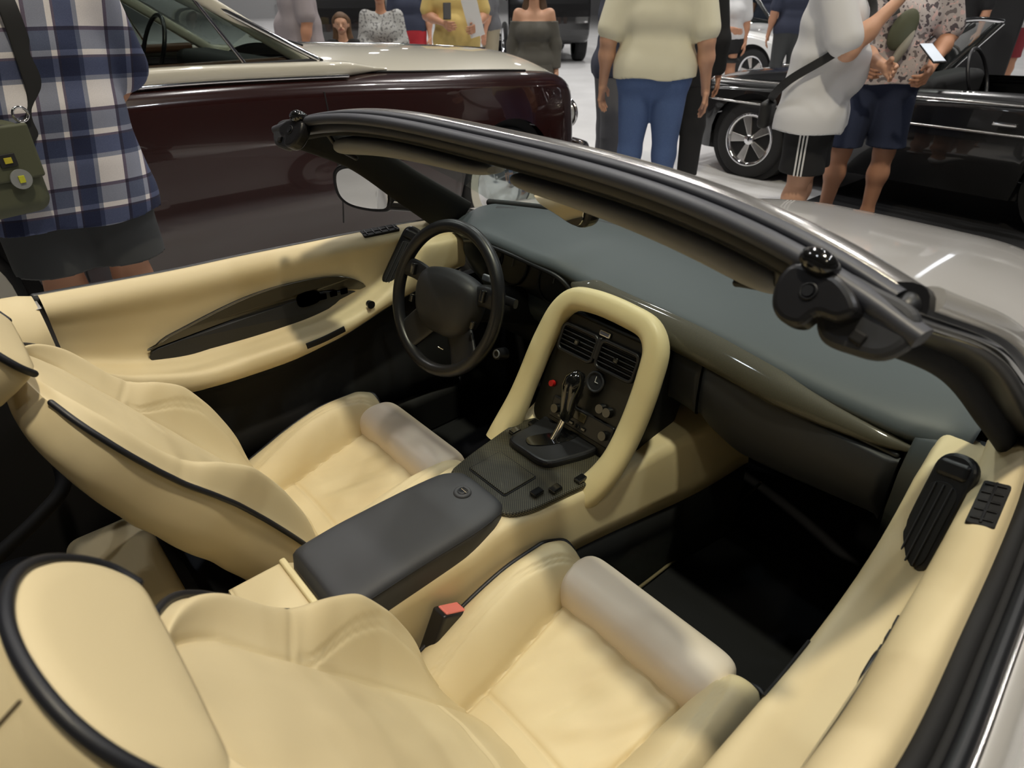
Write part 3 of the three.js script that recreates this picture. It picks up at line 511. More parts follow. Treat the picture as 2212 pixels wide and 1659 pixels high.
// ---- steering wheel
{
  const o = V(-0.392, 0.804, -0.234), yw = -0.082, tl = 0.362, ax = V(Math.cos(yw), 0, Math.sin(yw)), up = V(Math.sin(tl) * Math.sin(yw), Math.cos(tl), -Math.sin(tl) * Math.cos(yw));
  const g = grp('steering_wheel', car, 'black leather four-spoke steering wheel');
  const F = (x) => framed(x, o, ax, up);
  mesh('rim', F(new THREE.TorusGeometry(0.174, 0.0155, 18, 80)), M.blackPlastic, g);
  const hub = smoothPoly([[-0.095, 0.052], [-0.05, 0.07], [0.05, 0.07], [0.095, 0.052], [0.108, 0.01], [0.09, -0.05], [0.05, -0.082], [0, -0.086], [-0.05, -0.082], [-0.09, -0.05], [-0.108, 0.01]], 60);
  const hr = []; for (const [k, d] of [[0.01, 0.03], [0.4, 0.028], [0.75, 0.021], [0.92, 0.01], [1, -0.005], [1, -0.03], [0.8, -0.05], [0.01, -0.05]]) hr.push(hub.map(([x, y]) => V(x * k, y * k - 0.002, d)));
  mesh('horn_pad', F(loft(hr)), M.hub, g);
  for (const s of [-1, 1]) {
    mesh('spoke', F(sweep([[s * 0.08, 0.03, -0.012], [s * 0.12, 0.04, -0.006], [s * 0.166, 0.042, 0]], [0.008, 0.024], { n: 16, up: V(0, 1, 0) })), M.blackPlastic, g);
    mesh('spoke', F(sweep([[s * 0.055, -0.06, -0.014], [s * 0.088, -0.1, -0.008], [s * 0.112, -0.132, 0]], [0.009, 0.042], { n: 16, up: V(s, 0.6, 0) })), M.blackPlastic, g);
    mesh('wheel_button', F(rbox(0.014, 0.03, 0.014, 0.004, s * 0.125, 0.042, 0.006)), M.gloss, g);
    mesh('wheel_button', F(rbox(0.012, 0.02, 0.012, 0.004, s * 0.112, -0.03, 0.004)), M.gloss, g);
  }
  mesh('steering_column', F(rot(cyl(0.055, 0.045, 0.3), Math.PI / 2).translate(0, -0.005, -0.2)), M.blackSoft, g);
  mesh('column_stalk', F(sweep([[0.05, 0.02, -0.09], [0.11, 0.035, -0.08], [0.17, 0.04, -0.06]], [0.006, 0.011], { n: 14 })), M.blackPlastic, g);
  mesh('column_stalk', F(sweep([[-0.05, 0.02, -0.09], [-0.11, 0.03, -0.08], [-0.16, 0.035, -0.06]], [0.006, 0.011], { n: 14 })), M.blackPlastic, g);
  mesh('stalk_tip', F(rbox(0.03, 0.016, 0.012, 0.004, 0.075, 0.075, -0.05)), M.greyPlastic, g);
  mesh('wheel_emblem', F(rbox(0.02, 0.003, 0.002, 0.0008, 0.002, -0.125, -0.02)), M.chrome, g);
  mesh('ignition_switch', F(rot(cyl(0.016, 0.014, 0.03), Math.PI / 2).translate(0.12, -0.1, -0.11)), M.blackPlastic, g);
  mesh('ignition_ring', F(new THREE.TorusGeometry(0.009, 0.002, 8, 20).translate(0.12, -0.1, -0.094)), M.greyPlastic, g);
}
// ---- seat belt buckles
for (const [x, sg] of [[0.142, 1], [-0.128, -1]]) {
  const g = grp('belt_buckle', car, 'black seat belt buckle with a red button'); g.position.set(x, 0.448, 0.19); g.rotation.set(-0.5, 0, sg * 0.05);
  mesh('buckle_body', rbox(0.036, 0.11, 0.062, 0.006), M.blackPlastic, g); mesh('release_button', rbox(0.026, 0.012, 0.046, 0.003, 0, 0.052, 0), M.redButton, g); mesh('belt_stalk', rbox(0.012, 0.12, 0.04, 0.004, 0, -0.1, 0), M.blackSoft, g);
}
// ---- behind the seats
mesh('rear_tunnel', sweep([[0, 0.36, 0.44], [0, 0.4, 0.6], [0, 0.5, 0.78]], [0.13, 0.06], { n: 14, pow: 3.5 }), M.cream, car);
mesh('rear_carpet', [box(1.3, 0.05, 0.7, 0, 0.28, 0.75), box(1.3, 0.5, 0.05, 0, 0.5, 1.02)], M.carpetLight, car);
for (const sg of [-1, 1]) {
  mesh('rear_seat', join([rbox(0.42, 0.14, 0.34, 0.05, sg * 0.36, 0.42, 0.86), rbox(0.42, 0.42, 0.12, 0.05, sg * 0.36, 0.62, 1.04)]), M.charcoal, car);
  mesh('rear_cushion', rbox(0.32, 0.12, 0.16, 0.03, sg * 0.43, 0.39, 0.58), M.cream, car);
  mesh('seat_belt', tube([[sg * 0.6, 0.7, 0.6], [sg * 0.52, 0.62, 0.61], [sg * 0.48, 0.6, 0.66], [sg * 0.43, 0.58, 0.75], [sg * 0.36, 0.55, 0.86]], 0.014), M.blackSoft, car);
  const q = []; for (let j = 0; j <= 24; j++) { const z = 0.525 + 0.6 * j / 24, e = smooth(0, 0.06, j / 24); q.push(curve([[0.80, 0.885], [0.76, 0.905 + 0.02 * e], [0.7, 0.9 + 0.012 * e], [0.66, 0.87], [0.65, 0.83], [0.65, 0.79]].map(([x, y]) => V(sg * lerp(x + 0.03, x, e), y, z))).getSpacedPoints(24)); }
  mesh('quarter_trim', loft(q, { closed: false }), M.cream, car);
  mesh('quarter_lining', box(0.03, 0.45, 0.62, sg * 0.67, 0.58, 0.83), M.blackSoft, car);
  mesh('quarter_button', rot(cyl(0.012, 0.01, 0.012), 0.3).translate(sg * 0.715, 0.925, 0.6), M.chrome, car);
}
// ---- windscreen frame
const hdr = (s) => V(0.626 * s, 1.201 + 0.052 * (1 - Math.abs(s) ** 3.4), -0.048 - 0.038 * (1 - Math.abs(s) ** 2.84));
const hdrPts = (dy, dz, k = 1, n = 24) => { const p = []; for (let i = 0; i <= n; i++) { const h = hdr((-1 + 2 * i / n) * k); h.y += dy; h.z += dz; p.push(h); } return p; };
{
  const g = grp('windscreen_frame', car, 'black rubber and silver windscreen header and pillars');
  mesh('header_rail', sweep(hdrPts(-0.02, 0.012), [0.03, 0.016], { n: 80, pow: 3 }), M.rubber, g);
  mesh('header_trim', sweep(hdrPts(-0.002, -0.012), [0.016, 0.007], { n: 80 }), M.silverTrim, g);
  mesh('header_seal', sweep(hdrPts(-0.001, 0.0115, 0.99), [0.0105, 0.006], { n: 90, pow: 2.6 }), M.band, g);
  mesh('header_seal', sweep(hdrPts(-0.008, 0.0375, 1.05), [0.0125, 0.0095], { n: 90, pow: 2.4 }), M.band, g);
  mesh('header_lining', sweep(hdrPts(-0.034, 0.004, 0.98), [0.028, 0.008], { n: 80, pow: 3 }), M.suedeDark, g);
  // pillars
  for (const sg of [-1, 1]) {
    const a = hdr(sg), b = V(sg * 0.715, 0.885, -0.52), path = [a.clone().add(V(sg * -0.01, -0.012, 0.008)), V(sg * 0.66, 1.115, -0.2), V(sg * 0.692, 1.0, -0.36), b];
    mesh('pillar', sweep(path, (t) => [0.024 + 0.014 * t, 0.032], { n: 40, pow: 2.8, up: V(sg, 0.4, 0.2) }), M.blackPlastic, g);
    const off = (dx, dy, dz) => path.map((p) => p.clone().add(V(sg * dx, dy, dz)));
    mesh('pillar_trim', sweep(off(0.024, 0.012, -0.012), [0.012, 0.014], { n: 40, up: V(sg, 0.4, 0.2) }), M.silver, g);
    mesh('pillar_seal', tube(off(0.022, 0.004, 0.02), 0.0085, { seg: 40 }), M.gloss, g);
    mesh('pillar_lining', sweep(off(-0.02, -0.01, 0.012), (t) => [0.03 + 0.03 * t, 0.014], { n: 40, up: V(sg, 0.5, 0.1) }), M.suedeDark, g);
    mesh('corner_cap', ball(0.019, a.x + sg * 0.002, a.y - 0.012, a.z + 0.004, 0.8, 0.9, 1.2), M.rubber, g);
    // hood latch hardware
    const c = V(sg * 0.566, 1.184, -0.012), lf = (x) => framed(x, c, V(0.96, -0.16 * sg, 0.2 * sg), V(0, 0.84, -0.54));
    const lat = smoothPoly([[-0.042, 0.014], [-0.02, 0.022], [0.012, 0.024], [0.04, 0.008], [0.03, -0.008], [0.012, -0.014], [0.006, -0.03], [-0.012, -0.036], [-0.03, -0.03], [-0.044, -0.006]], 60);
    mesh('latch_plate', lf(slab(lat.map(([x, y]) => [x * sg, y]), 0.026, 0.007)), M.blackPlastic, g);
    const pad = smoothPoly([[-0.01, 0.03], [0.03, 0.036], [0.075, 0.034], [0.088, 0.012], [0.078, -0.014], [0.05, -0.026], [0.022, -0.03], [0.004, -0.016]], 50);
    mesh('header_end_pad', lf(slab(pad.map(([x, y]) => [x * sg, y]), 0.02, 0.009).translate(0, 0, -0.012)), M.vinyl, g);
    mesh('latch_knob', lf(loft([[0.002, 0.036], [0.011, 0.035], [0.016, 0.03], [0.0175, 0.022], [0.016, 0.01]].map(([r, h]) => { const q = []; for (let i = 0; i < 24; i++) { const t = i / 24 * 2 * Math.PI; q.push(V(-sg * 0.02 + r * Math.cos(t) * 1.15, 0.027 + r * Math.sin(t) * 0.75, h)); } return q; }))), M.gloss, g);
    mesh('latch_screw', lf(join([rot(cyl(0.0055, 0.0055, 0.005), Math.PI / 2).translate(-sg * 0.008, 0.0, 0.0265), new THREE.TorusGeometry(0.0075, 0.0014, 8, 24).translate(-sg * 0.008, 0.0, 0.0265)])), M.rubber, g);
    mesh('latch_socket', lf(rbox(0.014, 0.012, 0.008, 0.003, sg * 0.05, -0.01, 0.008)), M.blackSoft, g);
  }
  const pane = grid((u, v) => { const s = -1 + 2 * u, h = hdr(s * 0.985), b = V(0.68 * s, 0.895, glassZ(0.68 * s) - 0.03), p = h.clone().add(V(0, -0.02, 0.0)).lerp(b, v); const bow = 4 * v * (1 - v); p.y += 0.035 * bow * (1 - s * s * 0.3); p.z -= 0.012 * bow; return p; }, 40, 20);
  mesh('windscreen', pane, M.glass, g);
  const base = []; for (let i = 0; i <= 20; i++) { const x = -0.69 + 1.38 * i / 20; base.push(V(x, 0.9, glassZ(x) - 0.025)); }
  mesh('screen_gasket', tube(base, 0.011, { seg: 70 }), M.blackSoft, g);
}
// ---- sun visors and mirrors
for (const sg of [-1, 1]) {
  const rings = [];
  for (let j = 0; j <= 44; j++) {
    const t = j / 44, x = lerp(0.03, 0.5, t), e = Math.max(0.03, 1 - Math.abs(2 * t - 1) ** 10) ** 0.5, hh = hdr(x / 0.626), r = [], ht = lerp(0.012, 0.019, t) * (0.35 + 0.65 * e), dp = 0.042 * (0.3 + 0.7 * e);
    for (let i = 0; i < 28; i++) { const a = i / 28 * 2 * Math.PI, c = Math.cos(a), q = Math.sin(a); r.push(V(sg * x, hh.y - 0.06 - 0.004 * t + ht * Math.sign(q) * Math.abs(q) ** 0.8 - 0.12 * dp * c * -1, hh.z - 0.012 + dp * Math.sign(c) * Math.abs(c) ** 0.7 - 0.35 * ht * q)); }
    rings.push(r);
  }
  mesh('sun_visor', loft(rings), M.suede, car, 'grey beige fabric sun visor');
  mesh('visor_arm', tube([[sg * 0.5, 1.2, -0.04], [sg * 0.49, 1.165, -0.06], [sg * 0.44, 1.15, -0.07]], 0.005), M.blackPlastic, car);
}
{
  const g = grp('rear_view_mirror', car, 'small black rear view mirror');
  const a = at(1148, 436, 'z', -0.2), L = 0.2, xx = V(0.95, 0, 0.31), up = V(0, 1, 0.08), c = a.clone().addScaledVector(xx, L / 2).add(V(0, 0.03, 0));
  const sh = smoothPoly([[-L / 2, 0.005], [-L / 2 + 0.008, 0.027], [0, 0.031], [L / 2 - 0.008, 0.027], [L / 2, 0.0], [L / 2 - 0.02, -0.026], [0, -0.03], [-L / 2 + 0.015, -0.022]], 60);
  mesh('mirror_housing', framed(slab(sh, 0.03, 0.009).translate(0, 0, -0.03), c, xx, up), M.blackPlastic, g);
  mesh('mirror_glass', framed(slab(sh.map(([x, y]) => [x * 0.95, y * 0.84]), 0.003, 0.0008), c, xx, up), M.mirror, g);
  mesh('mirror_stem', tube([c.clone().add(V(0, 0.0, -0.025)), c.clone().add(V(0, 0.03, -0.1))], 0.007), M.blackPlastic, g);
}
for (const sg of [-1, 1]) {
  const g = grp('door_mirror', car, 'black door mirror on a short arm'); const c = V(sg * 0.905, 0.95, -0.328);
  const sh = smoothPoly([[-0.09, 0.045], [-0.06, 0.066], [0.03, 0.066], [0.085, 0.05], [0.088, -0.05], [0.05, -0.062], [-0.06, -0.05], [-0.09, -0.02]], 60);
  const xx = V(0.87, 0, sg * 0.49), up = V(0, 1, 0.0); const F = (x) => framed(x, c, xx, up);
  const hr = []; for (const [k, d] of [[0.9, 0.0], [0.97, 0.004], [1, -0.006], [1, -0.03], [0.9, -0.07], [0.65, -0.1], [0.05, -0.115]]) hr.push(sh.map(([x, y]) => V(-sg * x * k, y * k, d)));
  mesh('mirror_housing', F(loft(hr)), M.blackPlastic, g);
  mesh('mirror_glass', F(slab(sh.map(([x, y]) => [-sg * x * 0.86, y * 0.84]), 0.003, 0.001).translate(0, 0, 0.003)), M.mirror, g);
  mesh('mirror_arm', sweep([c.clone().add(V(-sg * 0.06, -0.04, -0.05)), V(sg * 0.8, 0.9, -0.44), V(sg * 0.73, 0.89, -0.46)], [0.02, 0.016], { n: 20 }), M.blackPlastic, g);
  mesh('mirror_cap', F(sweep([[-0.07, 0.066, -0.03], [0, 0.07, -0.04], [0.06, 0.064, -0.03]], [0.02, 0.004], { n: 14, up: V(0, 1, 0) })), M.silver, g);
}
// ---- bodywork
{
  const g = grp('bodywork', car, 'silver painted bodywork');
  const yc = [[-2.55, 0.46], [-2.45, 0.54], [-2.3, 0.62], [-2.0, 0.72], [-1.6, 0.8], [-1.2, 0.865], [-0.9, 0.9], [-0.8, 0.905], [-0.5, 0.9]];
  const yf = [[-2.55, 0.45], [-2.4, 0.53], [-2.1, 0.645], [-1.7, 0.75], [-1.3, 0.815], [-0.9, 0.855], [-0.5, 0.87]];
  const wz = [[-2.55, 0.45], [-2.45, 0.62], [-2.2, 0.76], [-1.8, 0.86], [-1.3, 0.895], [-0.9, 0.9], [-0.5, 0.9]];
  const rings = [], hood = [];
  for (let j = 0; j <= 60; j++) {
    const t = j / 60, zc = lerp(-0.845, -2.55, t), r = [];
    for (let i = 0; i <= 60; i++) {
      const u = -1 + 2 * i / 60, a = Math.abs(u), W = tab(wz, zc), bowz = 0.4 * Math.min(0.72, a * 0.95) ** 2 * (1 - t) ** 1.5;
      const z = zc + bowz, X = a < 0.8 ? a / 0.8 * W * 0.86 : W * (0.86 + 0.14 * Math.sin((a - 0.8) / 0.2 * Math.PI / 2));
      const top = lerp(tab(yc, zc), tab(yf, zc), smooth(0.3, 0.86, X / W)) - 0.012 * gauss(X / W - 0.62, 0.12) * smooth(0, 0.2, t) + 0.0;
      const y = a < 0.8 ? top : lerp(top, 0.42 * (1 - t) + 0.34, (1 - Math.cos((a - 0.8) / 0.2 * Math.PI / 2)));
      r.push(V(Math.sign(u) * X, y, z));
    }
    rings.push(r);
  }
  mesh('front_body', loft(rings, { closed: false }), M.silver, g);
  for (const sg of [-1, 1]) {
    mesh('front_wing', grid((u, v) => { const z = lerp(-0.47, -2.5, u), W = tab(wz, z - 0.1); return V(sg * lerp(W, W - 0.03, v), lerp(0.75 - 0.3 * smooth(-1.6, -2.5, z), 0.22, v), z); }, 30, 8), M.silver, g);
    mesh('rear_wing', grid((u, v) => { const z = lerp(0.52, 2.15, u), W = tab([[0.5, 0.86], [1.2, 0.9], [1.8, 0.84], [2.15, 0.7]], z); return V(sg * (v < 0.25 ? lerp(0.72, W, Math.sin(v * 2 * Math.PI)) : lerp(W, W - 0.03, (v - 0.25) / 0.75)), v < 0.25 ? 0.9 - 0.04 * (1 - Math.cos(v * 2 * Math.PI)) - 0.1 * smooth(1.2, 2.15, z) : lerp(0.86 - 0.1 * smooth(1.2, 2.15, z), 0.24, (v - 0.25) / 0.75), z); }, 30, 24), M.silver, g);
    mesh('rocker', rbox(0.1, 0.14, 1.1, 0.04, sg * 0.84, 0.24, 0), M.silver, g);
  }
  mesh('rear_deck', grid((u, v) => V(lerp(-0.74, 0.74, u), 0.9 + 0.03 * Math.sin(u * Math.PI) - 0.1 * smooth(1.2, 2.15, lerp(1.08, 2.15, v)), lerp(1.08, 2.15, v)), 20, 20), M.silver, g);
  mesh('rear_panel', grid((u, v) => V(lerp(-0.72, 0.72, u), lerp(0.8, 0.24, v), 2.15 + 0.04 * Math.sin(u * Math.PI)), 16, 8), M.silver, g);
}
const wheelGeos = {
  tyre: (() => { const g = new THREE.LatheGeometry([[0.22, -0.1], [0.29, -0.11], [0.318, -0.095], [0.325, -0.05], [0.325, 0.05], [0.318, 0.095], [0.29, 0.11], [0.22, 0.1]].map(([r, y]) => new THREE.Vector2(r, y)), 48); g.rotateZ(Math.PI / 2); return g; })(),
  rim: (() => { const g = new THREE.LatheGeometry([[0.02, 0.06], [0.06, 0.075], [0.1, 0.05], [0.18, 0.03], [0.205, 0.08], [0.225, 0.1], [0.225, -0.1]].map(([r, y]) => new THREE.Vector2(r, y)), 40); g.rotateZ(-Math.PI / 2); return g; })(),
};
for (const [x, z] of [[-0.79, -1.72], [0.79, -1.72], [-0.79, 0.9], [0.79, 0.9]]) { const w = grp('wheel', car); w.position.set(x, 0.325, z); if (x < 0) w.rotation.y = Math.PI; mesh('tyre', wheelGeos.tyre, M.tyre, w); mesh('rim', wheelGeos.rim, M.silverTrim, w); }
// ------------------------------------------------------------------ other cars (each car frame: -z forward, x right)
M.maroon = phy(lin(0.02, 0.0045, 0.004), 0.22, 0, { clearcoat: 1, clearcoatRoughness: 0.03 });
M.ivory = phy(lin(0.6, 0.57, 0.48), 0.3, 0, { clearcoat: 1, clearcoatRoughness: 0.04 });
M.blackPaint = phy(lin(0.006, 0.006, 0.0065), 0.25, 0, { clearcoat: 1, clearcoatRoughness: 0.03 });
M.whitePaint = phy(lin(0.78, 0.78, 0.77), 0.3, 0, { clearcoat: 1, clearcoatRoughness: 0.05 });
M.whitewall = std(lin(0.6, 0.58, 0.5), 0.7);
M.lampGlass = phy(lin(0.75, 0.78, 0.8), 0.1, 0.4);
M.amber = phy(lin(0.6, 0.14, 0.01), 0.25);
M.brown = std(lin(0.1, 0.04, 0.018), 0.5);
function lathe(pts, n = 44) { const g = new THREE.LatheGeometry(pts.map(([r, y]) => new THREE.Vector2(r, y)), n); g.rotateZ(-Math.PI / 2); return g; }   // axis along +x
function roadWheel(parent, x, z, r, style, w = 0.17) {
  const g = grp('wheel', parent); g.position.set(x, r, z); if (x < 0) g.rotation.y = Math.PI;
  const h = w / 2, ri = r * 0.66;
  mesh('tyre', lathe([[ri, h * 0.9], [ri + 0.02, h], [r * 0.9, h * 1.05], [r * 0.98, h * 0.85], [r, h * 0.5], [r, -h * 0.5], [r * 0.96, -h], [ri, -h]]), M.tyre, g);
  if (style === 'whitewall') {
    mesh('whitewall', lathe([[ri + 0.012, h * 1.02], [ri + 0.02, h * 1.08], [r * 0.86, h * 1.1], [r * 0.875, h * 1.06]]), M.whitewall, g);
    mesh('hubcap', lathe([[0.001, h * 1.25], [0.05, h * 1.22], [0.1, h * 1.1], [0.12, h * 0.95], [ri * 0.8, h * 0.9], [ri, h * 1.0], [ri + 0.01, h * 0.9]]), M.chrome, g);
  } else {
    mesh('rim', lathe([[ri * 0.86, h * 0.2], [ri * 0.9, h * 0.95], [ri + 0.008, h * 1.02], [ri + 0.008, h * 0.85]]), M.chrome, g);
    mesh('wheel_disc', lathe([[0.02, h * 0.5], [0.09, h * 0.4], [ri * 0.9, h * 0.15]]), style === 'dark' ? M.charcoal : M.blackPaint, g);
    const n = 5; for (let k = 0; k < n; k++) { const a = k / n * 2 * Math.PI + 0.3; const s = slab([[0.018, 0.03], [-0.018, 0.03], [-0.042, ri * 0.9], [0.042, ri * 0.9]], 0.03, 0.006); s.rotateX(0); s.rotateY(Math.PI / 2); s.translate(h * 0.45, 0, 0); s.rotateX(a); mesh('spoke', s, M.silverTrim, g); }
    mesh('hub', lathe([[0.001, h * 1.15], [0.035, h * 1.1], [0.045, h * 0.9], [0.05, h * 0.5]]), M.chrome, g);
  }
}
function classicCar(o) {
  const t = thing(o.name, o.label, 'car', o.pos, o.turn || 0), { zf, zr, W } = o;
  const top = (z) => tab(o.shoulder, z), wd = (z) => W * tab(o.width, z), crown = (z) => tab(o.crown, z);
  const low = (z) => { let y = o.sill; for (const wz of o.wheels) { const d = Math.abs(z - wz), R = o.r + 0.06; if (d < R) y = Math.max(y, o.r + Math.sqrt(R * R - d * d) * 0.98); } return y; };
  const body = grp('body', t);
  for (const sg of [-1, 1]) {
    mesh('body_side', grid((u, v) => {
      const z = lerp(zf, zr, u), w = wd(z), y1 = top(z), y0 = low(z);
      if (v < 0.3) { const a = v / 0.3 * Math.PI / 2; return V(sg * (w * 0.8 + w * 0.17 * Math.sin(a)), y1 - 0.07 * (1 - Math.cos(a)), z); }
      const k = (v - 0.3) / 0.7, y = lerp(y1 - 0.07, y0, k), bulge = Math.sin(clamp((y1 - y) / (y1 - 0.1)) * Math.PI) * 0.045 - (y < 0.45 ? (0.45 - y) * 0.15 : 0);
      return V(sg * (w * 0.97 + bulge), y, z);
    }, 120, 36), o.paint, body);
    for (const wz of o.wheels) mesh('wheel_arch', rot(cyl(o.r + 0.055, o.r + 0.055, 0.3, 0, 0, 0, 32), 0, 0, Math.PI / 2).translate(sg * (W * 0.97 - 0.2), o.r + 0.01, wz), M.blackSoft, body);
  }
  const deck = (name, z0, z1, mat) => mesh(name, grid((u, v) => { const z = lerp(z0, z1, v), x = -1 + 2 * u, w = wd(z) * 0.815; return V(w * x, top(z) + 0.003 + crown(z) * (1 - x * x) + (o.ridge || 0) * gauss(x, 0.05), z); }, 40, 40), mat, body);
  deck('bonnet', zf, o.screen, o.bonnet || o.paint); deck('boot_lid', o.tail, zr, o.bonnet || o.paint);
  for (const [z, s] of [[zf, -1], [zr, 1]]) mesh(s < 0 ? 'front_panel' : 'rear_panel', grid((u, v) => { const x = -1 + 2 * u, w = wd(z); return V(x * w * 0.98, lerp(top(z) + crown(z) * (1 - x * x) - 0.01, o.sill, v), z + s * 0.06 * Math.sin(v * Math.PI) * (1 - x * x * 0.4)); }, 24, 12), o.paint, body);
  mesh('underbody', box(W * 1.7, 0.12, zr - zf - 0.3, 0, o.sill + 0.05, (zf + zr) / 2), M.blackSoft, body);
  // cabin tub
  const cab = grp('cabin', t);
  mesh('cabin_floor', box(W * 1.6, 0.05, o.tail - o.screen, 0, 0.4, (o.screen + o.tail) / 2), M.blackSoft, cab);
  mesh('dash_panel', rbox(W * 1.55, 0.2, 0.25, 0.06, 0, top(o.screen) - 0.04, o.screen + 0.2), o.dash || M.blackSoft, cab);
  mesh('cabin_wheel', rot(new THREE.TorusGeometry(0.19, 0.012, 8, 36), -0.4).translate(o.wheelSide * W * 0.42, top(o.screen) + 0.08, o.screen + 0.52), M.blackPlastic, cab);
  for (const sx of [-1, 1]) { mesh('cabin_seat', join([rbox(0.5, 0.16, 0.5, 0.06, sx * W * 0.42, 0.52, o.screen + 0.85), rot(rbox(0.5, 0.62, 0.16, 0.06), 0.25).translate(sx * W * 0.42, 0.8, o.screen + 1.15)]), o.seat || M.blackSoft, cab); }
  // windscreen and frame
  const sc = grp('windscreen', t), zt = o.screen + o.rake, yt = o.roofY, tw = 0.72 * W, bw = 0.8 * W;
  mesh('glass', grid((u, v) => { const x = -1 + 2 * u; return V(lerp(bw, tw, v) * x, lerp(top(o.screen) + crown(o.screen) * (1 - x * x), yt, v), lerp(o.screen, zt, v) - 0.08 * (1 - x * x)); }, 16, 4), M.glassDark, sc);
  for (const sg of [-1, 1]) mesh('screen_pillar', sweep([[sg * bw, top(o.screen) - 0.01, o.screen], [sg * tw, yt, zt]], [0.022, 0.03], { n: 8 }), o.pillar || M.chrome, sc);
  mesh('screen_top', tube([[-tw, yt, zt], [-tw * 0.5, yt + 0.02, zt - 0.06], [tw * 0.5, yt + 0.02, zt - 0.06], [tw, yt, zt]], 0.016), o.pillar || M.chrome, sc);
  for (const sx of [-0.3, 0.3]) mesh('wiper', tube([[sx * W - 0.1, top(o.screen) + crown(o.screen) + 0.02, o.screen - 0.06], [sx * W + 0.2, top(o.screen) + 0.12, o.screen + 0.0]], 0.006), M.blackPlastic, sc);
  for (const z of o.wheels) for (const sg of [-1, 1]) roadWheel(t, sg * (W * 0.97 - 0.1), z, o.r, o.wheelStyle);
  for (const sg of [-1, 1]) {
    const l = grp('headlight', t); l.position.set(sg * W * 0.68, top(zf) - 0.16, zf - 0.03);
    mesh('lens', rot(ball(0.085, 0, 0, 0, 1, 0.5, 1), Math.PI / 2), M.lampGlass, l); mesh('lamp_ring', new THREE.TorusGeometry(0.09, 0.014, 10, 32), M.chrome, l);
    if (!o.plain) mesh('indicator', rbox(0.09, 0.05, 0.05, 0.015, sg * W * 0.86, top(zf) - 0.2, zf - 0.01), M.amber, t, 'amber indicator lamp');
    mesh('tail_lamp', rbox(0.1, 0.14, 0.04, 0.015, sg * W * 0.8, top(zr) - 0.2, zr + 0.01), M.red, t);
    for (const [yy, rr] of o.trims || []) mesh('side_trim', tube(Array.from({ length: 14 }, (_, i) => { const z = lerp(zf + 0.1, zr - 0.1, i / 13), y = typeof yy === 'function' ? yy(z) : yy, y1 = top(z); return V(sg * (wd(z) * 0.97 + Math.sin(clamp((y1 - y) / (y1 - 0.1)) * Math.PI) * 0.045 + 0.004), y, z); }), rr, { radial: 8 }), M.silverTrim, t);
    for (const z of o.doorLines || []) mesh('door_gap', tube(Array.from({ length: 8 }, (_, i) => { const y1 = top(z), y = lerp(y1 - 0.07, 0.34, i / 7); return V(sg * (W * 0.97 * tab(o.width, z) + Math.sin(clamp((y1 - y) / (y1 - 0.1)) * Math.PI) * 0.045 - (y < 0.45 ? (0.45 - y) * 0.15 : 0) - 0.001), y, z); }), 0.0045, { radial: 6 }), M.blackSoft, t);
    mesh('door_handle', rbox(0.03, 0.025, 0.14, 0.01, sg * (W * 0.97 + 0.045), top(o.tail) - 0.16, o.doorLines ? o.doorLines[1] - 0.18 : 0), M.chrome, t);
  }
  for (const [z, s] of [[zf, -1], [zr, 1]]) mesh('bumper', sweep([[-W * 0.97, 0.42, z - s * 0.16], [-W * 0.85, 0.42, z + s * 0.07], [0, 0.42, z + s * 0.12], [W * 0.85, 0.42, z + s * 0.07], [W * 0.97, 0.42, z - s * 0.16]], [0.03, 0.055], { n: 40, pow: 3 }), M.chrome, t);
  mesh('grille', join([rbox(0.56, 0.2, 0.04, 0.02, 0, top(zf) - 0.2, zf - 0.05), ...Array.from({ length: 9 }, (_, i) => rbox(0.012, 0.18, 0.02, 0.004, -0.24 + i * 0.06, top(zf) - 0.2, zf - 0.075))]), M.chrome, t);
  return { t, top, wd, crown, cab, sc };
}
